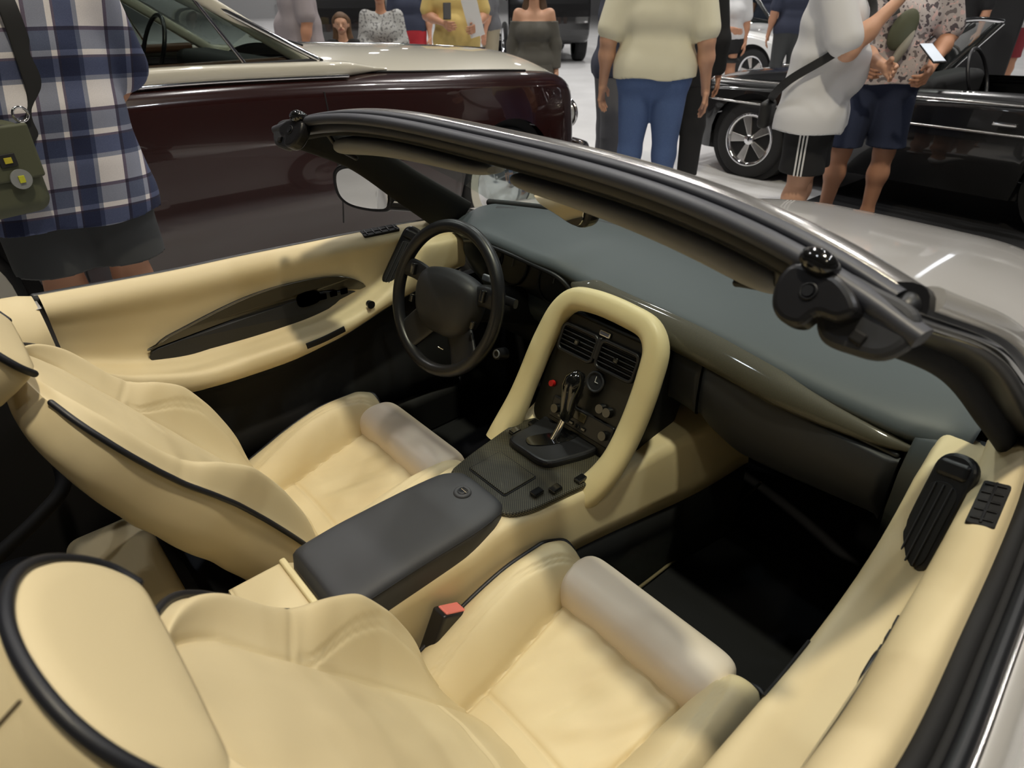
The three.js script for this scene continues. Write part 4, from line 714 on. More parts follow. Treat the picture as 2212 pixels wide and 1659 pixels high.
// maroon and ivory saloon beside the convertible
{
  const o = {
    name: 'saloon_car', label: 'large maroon saloon with ivory bonnet and chrome window frames', plain: true, pos: [-3.37, 0, -0.05], zf: -2.98, zr: 2.5, W: 0.915, r: 0.345, sill: 0.22, wheels: [-2.2, 0.85],
    shoulder: [[-2.98, 0.82], [-2.9, 0.9], [-2.75, 0.95], [-2.4, 0.985], [-1.6, 1.035], [-1.1, 1.065], [-0.2, 1.09], [0.8, 1.08], [1.8, 1.0], [2.5, 0.85]],
    width: [[-2.98, 0.74], [-2.9, 0.84], [-2.7, 0.93], [-2.4, 0.98], [-1.8, 1], [1, 1], [2.1, 0.95], [2.5, 0.82]], crown: [[-2.98, 0.04], [-2.9, 0.08], [-2.75, 0.105], [-2.3, 0.105], [-1.1, 0.105], [1, 0.09], [2.5, 0.03]],
    paint: M.maroon, bonnet: M.ivory, pillar: M.ivory, screen: -1.1, tail: 1.2, rake: 0.62, roofY: 1.46, wheelStyle: 'whitewall', wheelSide: -1, seat: M.whitewall, dash: M.blackSoft, doorLines: [-0.98, 0.28], trims: [],
  };
  const { t, top, wd } = classicCar(o);
  for (const sg of [-1, 1]) {
    const line = (dy, dx, z0 = -1.15, z1 = 1.3) => Array.from({ length: 10 }, (_, i) => { const z = lerp(z0, z1, i / 9); return V(sg * (wd(z) * 0.86 + dx), top(z) + dy, z); });
    mesh('waist_band', sweep([...line(0.028, 0.01, -1.1, 1.3).reverse(), V(sg * wd(-1.25) * 0.83, top(-1.25) + 0.022, -1.25), V(sg * wd(-1.45) * 0.79, top(-1.45) + 0.016, -1.45)], (q) => [0.05 * (1 - 0.7 * smooth(0.88, 1, q)), 0.036 * (1 - 0.8 * smooth(0.88, 1, q))], { n: 50, pow: 3 }), M.ivory, t);
    mesh('waist_strip', tube(line(-0.004, 0.058), 0.009), M.chrome, t);
    const gl = grp('side_window', t);
    mesh('glass', grid((u, v) => V(sg * lerp(wd(0) * 0.86, wd(0) * 0.7, v), lerp(1.12, 1.44, v), lerp(lerp(-1.02, -0.5, v), 0.95, u)), 6, 3), M.glassDark, gl);
    mesh('window_frame', tube([[sg * 0.79, 1.14, -1.02], [sg * 0.65, 1.44, -0.5]], 0.014), M.chrome, gl);
    mesh('quarter_light_bar', tube([[sg * 0.785, 1.13, -0.66], [sg * 0.65, 1.45, -0.5]], 0.009), M.chrome, gl);
    mesh('window_ledge', tube([[sg * 0.79, 1.135, -1.04], [sg * 0.795, 1.14, 0], [sg * 0.79, 1.135, 1.0]], 0.011), M.blackSoft, gl);
    mesh('window_bar', tube([[sg * 0.72, 1.13, 0.05], [sg * 0.64, 1.45, 0.2]], 0.025), M.blackSoft, gl);
    mesh('door_cap', rbox(0.05, 0.05, 1.6, 0.02, sg * 0.7, 1.13, -0.1), M.brown, gl);
    mesh('rear_pillar', sweep([[sg * 0.76, 1.12, 1.15], [sg * 0.64, 1.45, 0.8]], [0.12, 0.03], { n: 8 }), M.ivory, t);
  }
  mesh('roof', grid((u, v) => { const x = -1 + 2 * u; return V(0.66 * x, 1.455 + 0.07 * (1 - x * x) * Math.sin(clamp(v, 0.15, 0.9) * Math.PI), lerp(-0.52, 0.95, v)); }, 20, 20), M.ivory, t);
  mesh('bonnet_strip', tube([[0, 1.172, -1.15], [0, 1.128, -1.9], [0, 1.09, -2.4], [0, 1.06, -2.75]], 0.008), M.chrome, t);
  const bs = (sg) => Array.from({ length: 12 }, (_, i) => { const z = lerp(-1.15, -2.5, i / 11); return V(sg * wd(z) * 0.812, top(z) + 0.004, z); });
  for (const sg of [-1, 1]) mesh('bonnet_gap', tube(bs(sg), 0.007), M.blackSoft, t);
}
// black roadster on the black mat, its nose towards the saloon
classicCar({
  name: 'roadster_car', label: 'black open sports car with chrome trims and five-spoke wheels', pos: [-0.87, 0, -5.5], turn: Math.PI / 2, zf: -2.0, zr: 1.95, W: 0.76, r: 0.315, sill: 0.2, wheels: [-1.37, 1.0],
  shoulder: [[-2.0, 0.7], [-1.85, 0.755], [-1.2, 0.78], [-0.4, 0.81], [0.6, 0.84], [1.4, 0.8], [1.95, 0.68]], width: [[-2.0, 0.86], [-1.8, 0.95], [-1, 1], [1.2, 1], [1.95, 0.85]], crown: [[-2.0, 0.02], [-1, 0.07], [-0.4, 0.08], [1.2, 0.06], [1.95, 0.03]],
  paint: M.blackPaint, screen: -0.45, tail: 0.95, rake: 0.32, roofY: 1.2, wheelStyle: 'spoke', wheelSide: -1, trims: [[0.61, 0.009], [(z) => lerp(0.77, 0.79, (z + 2) / 4), 0.007]], doorLines: [-0.3, 0.62],
});
// small white coupe and dark vehicles far behind
{
  const w = classicCar({
    name: 'coupe_car', label: 'small white rounded sports coupe with dark wheels', pos: [-6.15, 0, -10.3], turn: -1.67, zf: -1.9, zr: 1.95, W: 0.82, r: 0.32, sill: 0.18, wheels: [-1.2, 1.15],
    shoulder: [[-1.9, 0.58], [-1.6, 0.76], [-1.0, 0.86], [-0.4, 0.88], [0.8, 0.92], [1.4, 0.86], [1.95, 0.6]], width: [[-1.9, 0.8], [-1.6, 0.95], [-1, 1], [1.3, 1], [1.95, 0.8]], crown: [[-1.9, 0.03], [-1, 0.0], [-0.4, 0.06], [1.2, 0.08], [1.95, 0.04]],
    paint: M.whitePaint, screen: -0.5, tail: 0.8, rake: 0.4, roofY: 1.26, wheelStyle: 'dark', wheelSide: 1, doorLines: [-0.3, 0.6],
  });
  mesh('roof', grid((u, v) => { const x = -1 + 2 * u; return V(0.6 * x, 1.26 + 0.05 * (1 - x * x) - 0.36 * smooth(0.4, 1, v), lerp(-0.1, 1.4, v)); }, 16, 16), M.whitePaint, w.t);
}
function offRoader(pos, turn, label) {
  const t = thing('off_roader', label, 'car', pos, turn);
  const prof = smoothPoly([[-2.2, 0.5], [-2.2, 1.0], [-2.1, 1.12], [-0.95, 1.2], [-0.6, 1.75], [1.9, 1.78], [2.1, 1.6], [2.15, 0.5], [0, 0.45]], 90);
  mesh('body', framed(slab(prof, 1.75, 0.06).translate(0, 0, -0.875), V(0, 0, 0), V(0, 0, 1), V(0, 1, 0)), M.blackPaint, t);
  for (const sg of [-1, 1]) { mesh('window', framed(slab([[-0.62, 1.18], [-0.4, 1.66], [0.5, 1.68], [0.5, 1.2]], 0.02, 0.004), V(sg * 0.87, 0, 0), V(0, 0, 1), V(0, 1, 0)), M.gloss, t); mesh('window', framed(slab([[0.58, 1.2], [0.58, 1.68], [1.75, 1.68], [1.85, 1.2]], 0.02, 0.004), V(sg * 0.87, 0, 0), V(0, 0, 1), V(0, 1, 0)), M.gloss, t); mesh('headlight', rbox(0.2, 0.14, 0.06, 0.03, sg * 0.62, 0.92, -2.2), M.lampGlass, t); mesh('side_step', rbox(0.12, 0.05, 1.6, 0.02, sg * 0.92, 0.42, 0), M.silverTrim, t); }
  mesh('grille', join(Array.from({ length: 7 }, (_, i) => rbox(0.05, 0.22, 0.04, 0.01, -0.27 + i * 0.09, 0.92, -2.22))), M.chrome, t);
  mesh('front_bumper', rbox(1.7, 0.18, 0.16, 0.05, 0, 0.56, -2.25), M.silverTrim, t);
  for (const [x, z] of [[-0.8, -1.45], [0.8, -1.45], [-0.8, 1.4], [0.8, 1.4]]) roadWheel(t, x, z, 0.4, 'dark', 0.24);
}
offRoader([-12.2, 0, -11.6], 0.95, 'tall black off-road car behind the woman in the olive dress');
offRoader([-13.2, 0, -6.6], 1.2, 'tall black off-road car behind the man in the yellow shirt');
// black display mat below the roadster
tag(mesh('display_mat', rbox(4.9, 0.006, 3.7, 0.002, 0.95, 0.0, -5.05), std(lin(0.006, 0.006, 0.007), 0.6)), 'flat black display mat laid under the black sports car', 'mat');
tag(mesh('display_board', join([rbox(0.9, 2.3, 0.08, 0.02, 0, 1.15, 0), rbox(1.0, 0.06, 0.4, 0.02, 0, 0.03, 0)]).translate(-2.6, 0, -11.2), std(lin(0.008, 0.008, 0.009), 0.7)), 'tall plain black display board standing behind the black sports car', 'board');
{
  const t = thing('light_totem', 'slim standing light tube on a dark foot behind the black sports car', 'lamp', [-1.05, 0, -8.3], 0.3);
  mesh('foot', rbox(0.4, 0.05, 0.4, 0.02, 0, 0.025, 0), M.blackPlastic, t); mesh('mast', cyl(0.03, 0.03, 0.9, 0, 0.5, 0), M.blackPlastic, t);
  mesh('lamp_tube', rbox(0.09, 1.1, 0.05, 0.02, 0, 1.5, 0), glow(COOL, 2.2), t);
  const l = new THREE.RectAreaLight(COOL, 2.2, 0.08, 1.05); l.position.set(0, 1.5, 0.04); l.rotation.y = Math.PI; l.name = 'tube_light'; t.add(l);
}
// ------------------------------------------------------------------ people
function nets(f, lo, hi, c) {                                          // naive surface nets over a signed distance
  const nx = Math.ceil((hi[0] - lo[0]) / c) + 1, ny = Math.ceil((hi[1] - lo[1]) / c) + 1, nz = Math.ceil((hi[2] - lo[2]) / c) + 1;
  const D = new Float32Array(nx * ny * nz), I = (i, j, k) => (k * ny + j) * nx + i;
  for (let k = 0; k < nz; k++) for (let j = 0; j < ny; j++) for (let i = 0; i < nx; i++) D[I(i, j, k)] = f(lo[0] + i * c, lo[1] + j * c, lo[2] + k * c);
  const id = new Int32Array(nx * ny * nz).fill(-1), pos = [], idx = [];
  const co = [[0, 0, 0], [1, 0, 0], [0, 1, 0], [1, 1, 0], [0, 0, 1], [1, 0, 1], [0, 1, 1], [1, 1, 1]], ed = [[0, 1], [2, 3], [4, 5], [6, 7], [0, 2], [1, 3], [4, 6], [5, 7], [0, 4], [1, 5], [2, 6], [3, 7]];
  for (let k = 0; k < nz - 1; k++) for (let j = 0; j < ny - 1; j++) for (let i = 0; i < nx - 1; i++) {
    let m = 0; const v = co.map(([a, b, e], q) => { const d = D[I(i + a, j + b, k + e)]; if (d < 0) m |= 1 << q; return d; });
    if (m === 0 || m === 255) continue;
    let x = 0, y = 0, z = 0, n = 0;
    for (const [a, b] of ed) if ((v[a] < 0) !== (v[b] < 0)) { const t = v[a] / (v[a] - v[b]); x += co[a][0] + t * (co[b][0] - co[a][0]); y += co[a][1] + t * (co[b][1] - co[a][1]); z += co[a][2] + t * (co[b][2] - co[a][2]); n++; }
    id[I(i, j, k)] = pos.length / 3; pos.push(lo[0] + (i + x / n) * c, lo[1] + (j + y / n) * c, lo[2] + (k + z / n) * c);
  }
  const quad = (a, b, e, d, flip) => { if (a < 0 || b < 0 || e < 0 || d < 0) return; flip ? idx.push(a, e, b, b, e, d) : idx.push(a, b, e, b, d, e); };
  for (let k = 1; k < nz - 1; k++) for (let j = 1; j < ny - 1; j++) for (let i = 1; i < nx - 1; i++) {
    const s = D[I(i, j, k)] < 0;
    if (s !== D[I(i + 1, j, k)] < 0) quad(id[I(i, j - 1, k - 1)], id[I(i, j, k - 1)], id[I(i, j - 1, k)], id[I(i, j, k)], !s);
    if (s !== D[I(i, j + 1, k)] < 0) quad(id[I(i - 1, j, k - 1)], id[I(i, j, k - 1)], id[I(i - 1, j, k)], id[I(i, j, k)], s);
    if (s !== D[I(i, j, k + 1)] < 0) quad(id[I(i - 1, j - 1, k)], id[I(i, j - 1, k)], id[I(i - 1, j, k)], id[I(i, j, k)], !s);
  }
  const nor = new Float32Array(pos.length), e = c * 0.4;
  for (let q = 0; q < pos.length; q += 3) { const [x, y, z] = [pos[q], pos[q + 1], pos[q + 2]]; let a = f(x + e, y, z) - f(x - e, y, z), b = f(x, y + e, z) - f(x, y - e, z), g = f(x, y, z + e) - f(x, y, z - e); const l = Math.hypot(a, b, g) || 1; nor[q] = a / l; nor[q + 1] = b / l; nor[q + 2] = g / l; }
  const uv = new Float32Array(pos.length / 3 * 2); for (let q = 0; q < pos.length / 3; q++) { uv[2 * q] = pos[3 * q] + 0.18 * pos[3 * q + 1]; uv[2 * q + 1] = pos[3 * q + 1] + 0.1 * pos[3 * q + 2]; }
  const G = new THREE.BufferGeometry(); G.setAttribute('position', new THREE.Float32BufferAttribute(pos, 3)); G.setAttribute('normal', new THREE.BufferAttribute(nor, 3)); G.setAttribute('uv', new THREE.BufferAttribute(uv, 2)); G.setIndex(idx); return G;
}
// tapered capsules [a, b, ra, rb] joined smoothly
function blend(list, k) {
  const L = list.map(([a, b, ra, rb]) => { const bx = b[0] - a[0], by = b[1] - a[1], bz = b[2] - a[2]; return [a[0], a[1], a[2], bx, by, bz, 1 / (bx * bx + by * by + bz * bz + 1e-9), ra, rb - ra]; });
  return (x, y, z) => {
    let d = 9;
    for (let i = 0; i < L.length; i++) { const q = L[i], px = x - q[0], py = y - q[1], pz = z - q[2]; let h = (px * q[3] + py * q[4] + pz * q[5]) * q[6]; h = h < 0 ? 0 : h > 1 ? 1 : h; const ex = px - q[3] * h, ey = py - q[4] * h, ez = pz - q[5] * h, e = Math.sqrt(ex * ex + ey * ey + ez * ez) - q[7] - q[8] * h; const m = k - Math.abs(d - e); d = Math.min(d, e) - (m > 0 ? m * m * 0.25 / k : 0); }
    return d;
  };
}
const bounds = (list, pad) => { const lo = [9, 9, 9], hi = [-9, -9, -9]; for (const [a, b, ra, rb] of list) for (const [p, r] of [[a, ra], [b, rb]]) for (let i = 0; i < 3; i++) { lo[i] = Math.min(lo[i], p[i] - r - pad); hi[i] = Math.max(hi[i], p[i] + r + pad); } return [lo, hi]; };
const mixp = (a, b, t) => [0, 1, 2].map((i) => lerp(a[i], b[i], t));
function handBones(el, wr, side, curl) {
  const d = V(...wr).sub(V(...el)).normalize(), f = V(0, 0, 1); let n = V(side, 0, 0.25); n.addScaledVector(d, -n.dot(d)).normalize(); const x = V(0, 0, 0).crossVectors(d, n).multiplyScalar(1);   // n: back of the hand points outwards
  const P = (a, b, c) => { const p = V(...wr).addScaledVector(x, a).addScaledVector(d, b).addScaledVector(n, c); return [p.x, p.y, p.z]; };
  const o = [[[...wr], P(0, 0.03, 0), 0.026, 0.024]];
  for (const a of [-0.027, -0.009, 0.009, 0.027]) o.push([P(a * 0.7, 0.02, 0), P(a, 0.085, 0), 0.014, 0.012]);
  const len = [0.062, 0.076, 0.08, 0.07];
  [-0.03, -0.011, 0.009, 0.029].forEach((a, i) => { const l = len[i], c1 = curl * 0.6, c2 = curl * 1.3; const m = P(a * 1.05, 0.088 + l * 0.55 * Math.cos(c1), -l * 0.55 * Math.sin(c1)); const e = P(a * 1.05, 0.088 + l * 0.55 * Math.cos(c1) + l * 0.5 * Math.cos(c2), -l * 0.55 * Math.sin(c1) - l * 0.5 * Math.sin(c2)); o.push([P(a, 0.086, 0), m, 0.0095, 0.0088], [m, e, 0.0088, 0.0075]); });
  const fx = 1; o.push([P(fx * 0.026, 0.025, -0.005), P(fx * 0.05, 0.06, -0.018), 0.013, 0.0105], [P(fx * 0.05, 0.06, -0.018), P(fx * 0.05, 0.088, -0.026), 0.0105, 0.0085]);
  return o;
}
const SKIN = { a: lin(0.5, 0.25, 0.15), b: lin(0.56, 0.31, 0.2), c: lin(0.34, 0.16, 0.09) };
function person(o) {
  const s = (o.height || 1.75) / 1.75, c = o.cell || 0.016, fem = o.fem ? 1 : 0, wide = o.wide || 1, belly = o.belly || 0;
  const g = thing('person', o.label, 'person', o.pos, o.turn || 0, o.group); g.scale.setScalar(s);
  const sh = 0.19 * wide - 0.025 * fem, SL = [-sh, 1.405, -0.01], SR = [sh, 1.405, -0.01];
  const arms = { L: o.armL || [[-sh - 0.06, 1.12, -0.02], [-sh - 0.075, 0.87, 0.04]], R: o.armR || [[sh + 0.06, 1.12, -0.02], [sh + 0.075, 0.87, 0.04]] };
  const st = o.stance || 0.105, kn = o.knees || [0.02, 0.02], an = o.ankles || [-0.01, -0.01];
  const HL = [-0.092, 0.92, 0], HR = [0.092, 0.92, 0], KL = [-st, 0.5, kn[0]], KR = [st, 0.5, kn[1]], AL = [-st - 0.005, 0.085, an[0]], AR = [st + 0.005, 0.085, an[1]];
  const torso = [
    [[-sh * 0.62, 1.36, -0.01], [sh * 0.62, 1.36, -0.01], 0.078, 0.078], [[-0.075 * wide, 1.24, 0.01], [0.075 * wide, 1.24, 0.01], 0.112 * wide, 0.112 * wide], [[-0.06 * wide, 1.08, 0.01], [0.06 * wide, 1.08, 0.01], 0.106 * wide + belly * 0.5 - fem * 0.014, 0.106 * wide + belly * 0.5 - fem * 0.014],
    [[-0.07 * wide, 0.94, -0.005], [0.07 * wide, 0.94, -0.005], 0.12 * wide, 0.12 * wide],
  ];
  if (belly) torso.push([[0, 1.06, 0.05 + belly], [0, 1.0, 0.05 + belly], 0.11, 0.11]);
  if (fem) torso.push([[-0.07, 1.25, 0.07], [-0.07, 1.24, 0.08], 0.06, 0.06], [[0.07, 1.25, 0.07], [0.07, 1.24, 0.08], 0.06, 0.06]);
  const leg = (H, K, A) => [[H, K, 0.088, 0.058], [K, mixp(K, A, 0.35), 0.056, 0.058], [mixp(K, A, 0.35), A, 0.058, 0.036], [A, [A[0], 0.045, A[2] - 0.03], 0.038, 0.04], [[A[0], 0.04, A[2] - 0.02], [A[0] * 1.1, 0.03, A[2] + 0.16], 0.038, 0.026]];
  const arm = (S, [E, Wr]) => [[S, E, 0.054, 0.042], [E, mixp(E, Wr, 0.35), 0.042, 0.04], [mixp(E, Wr, 0.35), Wr, 0.04, 0.026]];
  const armsB = [...arm(SL, arms.L), ...arm(SR, arms.R)];
  const neck = [[[0, 1.4, -0.012], [0, 1.53, 0.008], 0.058, 0.052]];
  const bones = [...torso, ...leg(HL, KL, AL), ...leg(HR, KR, AR), ...armsB, ...neck];
  const fB = blend(bones, 0.045), [lo, hi] = bounds(bones, 0.03);
  const pieces = [nets(fB, lo, hi, c)];
  for (const [k, sd] of [['L', -1], ['R', 1]]) { const hb = handBones(arms[k][0], arms[k][1], sd, o.curl ?? 0.5), q = bounds(hb, 0.012); pieces.push(nets(blend(hb, 0.008), q[0], q[1], Math.max(0.005, c * 0.36))); }
  // head: skull, jaw, nose, brows, lips, ears
  const hd = o.headTilt || 0, hy = o.headTurn || 0;
  const face = [[[0, 1.645, -0.012], [0, 1.655, 0.012], 0.088, 0.082], [[0, 1.6, 0.02], [0, 1.567, 0.05], 0.066, 0.042], [[0, 1.63, 0.09], [0, 1.6, 0.112], 0.012, 0.016], [[-0.03, 1.652, 0.078], [0.03, 1.652, 0.078], 0.014, 0.014], [[-0.018, 1.573, 0.083], [0.018, 1.573, 0.083], 0.011, 0.011], [[-0.084, 1.63, -0.005], [-0.088, 1.605, 0], 0.016, 0.011], [[0.084, 1.63, -0.005], [0.088, 1.605, 0], 0.016, 0.011], [[0, 1.52, 0], [0, 1.58, 0.005], 0.05, 0.052]];
  const hq = bounds(face, 0.02), hg = nets(blend(face, 0.022), hq[0], hq[1], Math.max(0.006, c * 0.5));
  const eyes = [-1, 1].map((q) => ball(0.012, q * 0.031, 1.634, 0.079, 1, 0.8, 0.7, 10));
  const mv = (q) => { q.translate(0, -1.54, 0); rot(q, hd); q.rotateY(hy); q.translate(0, 1.54, 0); return q; };
  const skin = o.skin || SKIN.a, tint = (q, col) => { const n = q.attributes.position.count, a = new Float32Array(n * 3); for (let i = 0; i < n; i++) { a[3 * i] = col.r; a[3 * i + 1] = col.g; a[3 * i + 2] = col.b; } q.setAttribute('color', new THREE.BufferAttribute(a, 3)); return q; };
  const lip = tint(mv(hg), skin); { const p = face, C = lip.attributes.color, P0 = lip.attributes.position; if (!hy && !hd) for (let i = 0; i < P0.count; i++) if (Math.abs(P0.getY(i) - 1.573) < 0.011 && Math.abs(P0.getX(i)) < 0.026 && P0.getZ(i) > 0.08) C.setXYZ(i, skin.r * 0.8, skin.g * 0.55, skin.b * 0.6); }
  const all = [...pieces.map((q) => tint(q, skin)), lip, ...eyes.map((q) => tint(mv(q), lin(0.05, 0.035, 0.03)))].map((q) => { const h = q.index ? q.toNonIndexed() : q; for (const k of Object.keys(h.attributes)) if (!['position', 'normal', 'color', 'uv'].includes(k)) h.deleteAttribute(k); return h; });
  const bm = mesh('body', mergeGeometries(all), M.skin, g);
  // hair
  if (o.hair) {
    const hb = [[[0, 1.665, -0.025], [0, 1.675, 0.008], 0.097, 0.088]];
    if (o.hairLong) for (const q of [-1, 1]) hb.push([[q * 0.06, 1.65, -0.05], [q * 0.075, 1.45, -0.05], 0.05, 0.045], [[q * 0.075, 1.45, -0.05], [q * (o.hairFront ? 0.1 : 0.06), 1.5 - o.hairLong, o.hairFront ? 0.08 : -0.07], 0.045, 0.03]);
    const fh = blend(hb, 0.05), fc = blend(face, 0.022), q = bounds(hb, 0.02);
    mesh('hair', mv(nets((x, y, z) => Math.max(fh(x, y, z), Math.min(z - 0.055 - (y > 1.68 ? (y - 1.68) * 1.2 : 0), 1e9) * (y < 1.7 && Math.abs(x) < 0.075 ? 1 : -0) - (y < 1.7 && Math.abs(x) < 0.075 ? 0 : 1)), q[0], q[1], Math.max(0.009, c * 0.7))), std(o.hair, 0.65), g);
  }
  // clothes
  const cloth = (name, list, k, clip, mat, cc = c) => { const f = blend(list, k), q = bounds(list, 0.03); return mesh(name, nets((x, y, z) => Math.max(f(x, y, z), clip(x, y, z)), q[0], q[1], cc), mat, g); };
  const grow = (list, d) => list.map(([a, b, ra, rb]) => [a, b, ra + d, rb + d]);
  const t = o.top;
  if (t) {
    const e = t.ease ?? 0.014, hem = t.hem ?? 0.84, sl = t.sleeve ?? 0.72;
    const list = [...grow(torso, e), [[-0.085 * wide, hem + 0.06, 0], [0.085 * wide, hem + 0.06, 0], 0.122 * wide + e + (t.flare || 0), 0.122 * wide + e + (t.flare || 0)], [[-0.08 * wide, hem - 0.06, 0], [0.08 * wide, hem - 0.06, 0], 0.12 * wide + e + (t.flare || 0) * 1.3, 0.12 * wide + e + (t.flare || 0) * 1.3]];
    for (const [S, [E, Wr]] of [[SL, arms.L], [SR, arms.R]]) { if (sl <= 1) list.push([S, mixp(S, E, sl), 0.066 + e * 0.6, 0.054 + e + (t.sleeveFlare ?? 0.008)]); else list.push([S, E, 0.066 + e * 0.5, 0.052 + e], [E, mixp(E, Wr, sl - 1), 0.052 + e, 0.04 + e]); }
    const nk = t.neck ?? 1.455;
    const wob = t.folds ?? 0.004;
    cloth('shirt', list, 0.04, (x, y, z) => Math.max(hem - y + 0.006 * Math.sin(x * 22), y - nk - Math.abs(x) * (t.off ? -0.0 : 0.12), -wob * (noise.noise(x * 7, y * 9, z * 7 + 3) > 2 ? 1 : 0) - 9), t.mat);
  }
  const b = o.bottom;
  if (b) {
    const e = b.ease ?? 0.012, end = b.end ?? 0.1, waist = Math.min(1.02, t ? (t.hem ?? 0.84) + 0.045 : 1.02);
    if (b.skirt) cloth('skirt', [[[-0.08, 0.94, 0], [0.08, 0.94, 0], 0.13, 0.13], [[-0.09, 0.85, 0], [0.09, 0.85, 0], 0.145, 0.145], [[-0.1, end - 0.08, 0], [0.1, end - 0.08, 0], b.skirt, b.skirt]], 0.05, (x, y) => Math.max(end - y, y - waist), b.mat);
    else {
      const list = [[[-0.072 * wide, 0.96, -0.005], [0.072 * wide, 0.96, -0.005], 0.136 * wide + e * 0.4, 0.136 * wide + e * 0.4]];
      for (const [H, K, A] of [[HL, KL, AL], [HR, KR, AR]]) { const r1 = b.loose ?? 0; list.push([[H[0], 0.89, H[2]], K, 0.106 + e, 0.064 + e + r1]); list.push([K, [A[0], A[1] - 0.02, A[2]], 0.064 + e + r1, 0.05 + e + r1]); }
      cloth(b.end > 0.3 ? 'shorts' : 'trousers', list, 0.035, (x, y) => Math.max(end - y, y - waist), b.mat);
      if (b.stripe) for (const q of [-1, 1]) for (const d of [-0.018, 0, 0.018]) mesh('side_stripe', tube(Array.from({ length: 7 }, (_, i) => { const y = lerp(0.92, end + 0.005, i / 6), k = (0.92 - y) / 0.42; return V(q * (lerp(0.092, st, k) + lerp(0.1, 0.064 + r0(b), k) + e + 0.006), y, d + lerp(0, kn[0], k)); }), 0.005, { radial: 6 }), M.white, g);
    }
  }
  const shoe = o.shoe || M.white;
  for (const A of [AL, AR]) { const L = [[[A[0], 0.05, A[2] - 0.03], [A[0], 0.05, A[2] + 0.02], 0.048, 0.05], [[A[0], 0.045, A[2]], [A[0] * 1.1, 0.036, A[2] + 0.17], 0.05, 0.036]]; cloth('shoe', L, 0.03, (x, y) => Math.max(-y + 0.002, y - 0.1), shoe, Math.max(0.009, c * 0.7)); }
  return g;
}
const r0 = (b) => b.loose ?? 0;
M.skin = new THREE.MeshStandardMaterial({ color: 0xffffff, vertexColors: true, roughness: 0.55, side: THREE.DoubleSide });
const ground = (px, py, t) => { const d = V((px - FW / 2) / FPX, -(py - FH / 2) / FPX, -1).applyEuler(camera.rotation); const p = camera.position.clone().addScaledVector(d, t); return [p.x, 0, p.z]; };
const facing = (x, z) => Math.atan2(x, z);
const cloth = (r, g, b, ro = 0.85) => std(lin(r, g, b), ro);
const denimTex = dataTex(128, 128, (x, y) => { const n = rnd() * 18 + ((x + y) % 4 < 2 ? 6 : 0); return [66 + n, 88 + n, 132 + n]; }); denimTex.repeat.set(6, 6);
M.denim = std(0xffffff, 0.9, 0, { map: denimTex });
const denim2 = dataTex(128, 128, (x, y) => { const n = rnd() * 14; return [30 + n, 38 + n, 62 + n]; }); denim2.repeat.set(6, 6);
M.denimDark = std(0xffffff, 0.9, 0, { map: denim2 });
const plaidTex = dataTex(256, 256, (x, y) => {
  const band = (q) => { const k = q / 256; if (k < 0.34) return 0; if (k < 0.4) return 1; if (k < 0.62) return 2; if (k < 0.65) return 3; if (k < 0.72) return 0; if (k < 0.95) return 1; return 3; };
  const col = [[222, 219, 220], [112, 120, 142], [40, 52, 92], [66, 56, 80]], a = col[band(x)], b = col[band(y)], n = (rnd() - 0.5) * 16;
  return [0, 1, 2].map((i) => clamp((a[i] * b[i] / 215) * 0.55 + (a[i] + b[i]) * 0.21 + n, 0, 255));
});
plaidTex.repeat.set(4.8, 4.6); M.plaid = std(0xffffff, 0.9, 0, { map: plaidTex });
const floralTex = dataTex(256, 256, (x, y) => { const q = (a) => fbm(x / 256 * 9 + a, y / 256 * 9, a, 3); const m = q(1) + 0.6 * Math.sin(x / 256 * 6.28 * 3) * q(8), k = q(5); if (m > 0.16) return [88, 80, 84]; if (k > 0.18) return [214, 182, 178]; if (m < -0.2) return [120, 112, 112]; return [186, 176, 174]; });
floralTex.repeat.set(3, 3); M.floral = std(0xffffff, 0.9, 0, { map: floralTex });
const blouseTex = dataTex(256, 256, (x, y) => { const m = fbm(x / 256 * 12, y / 256 * 12, 2, 3); return m > 0.12 ? [112, 112, 112] : [170, 170, 168]; }); blouseTex.repeat.set(3, 3); M.blouse = std(0xffffff, 0.9, 0, { map: blouseTex });
M.tee = cloth(0.68, 0.65, 0.5); M.teeWhite = cloth(0.66, 0.66, 0.67); M.blackCloth = cloth(0.009, 0.009, 0.01); M.charCloth = cloth(0.045, 0.048, 0.05); M.navy = cloth(0.028, 0.034, 0.062); M.greyTee = cloth(0.33, 0.29, 0.3);
M.mustard = cloth(0.58, 0.43, 0.15); M.olive = cloth(0.085, 0.08, 0.068); M.greyPants = cloth(0.11, 0.11, 0.12); M.bag = cloth(0.075, 0.08, 0.045, 0.7); M.strap = cloth(0.012, 0.012, 0.012, 0.6);
const BLACK_SHOE = cloth(0.02, 0.02, 0.02, 0.5);
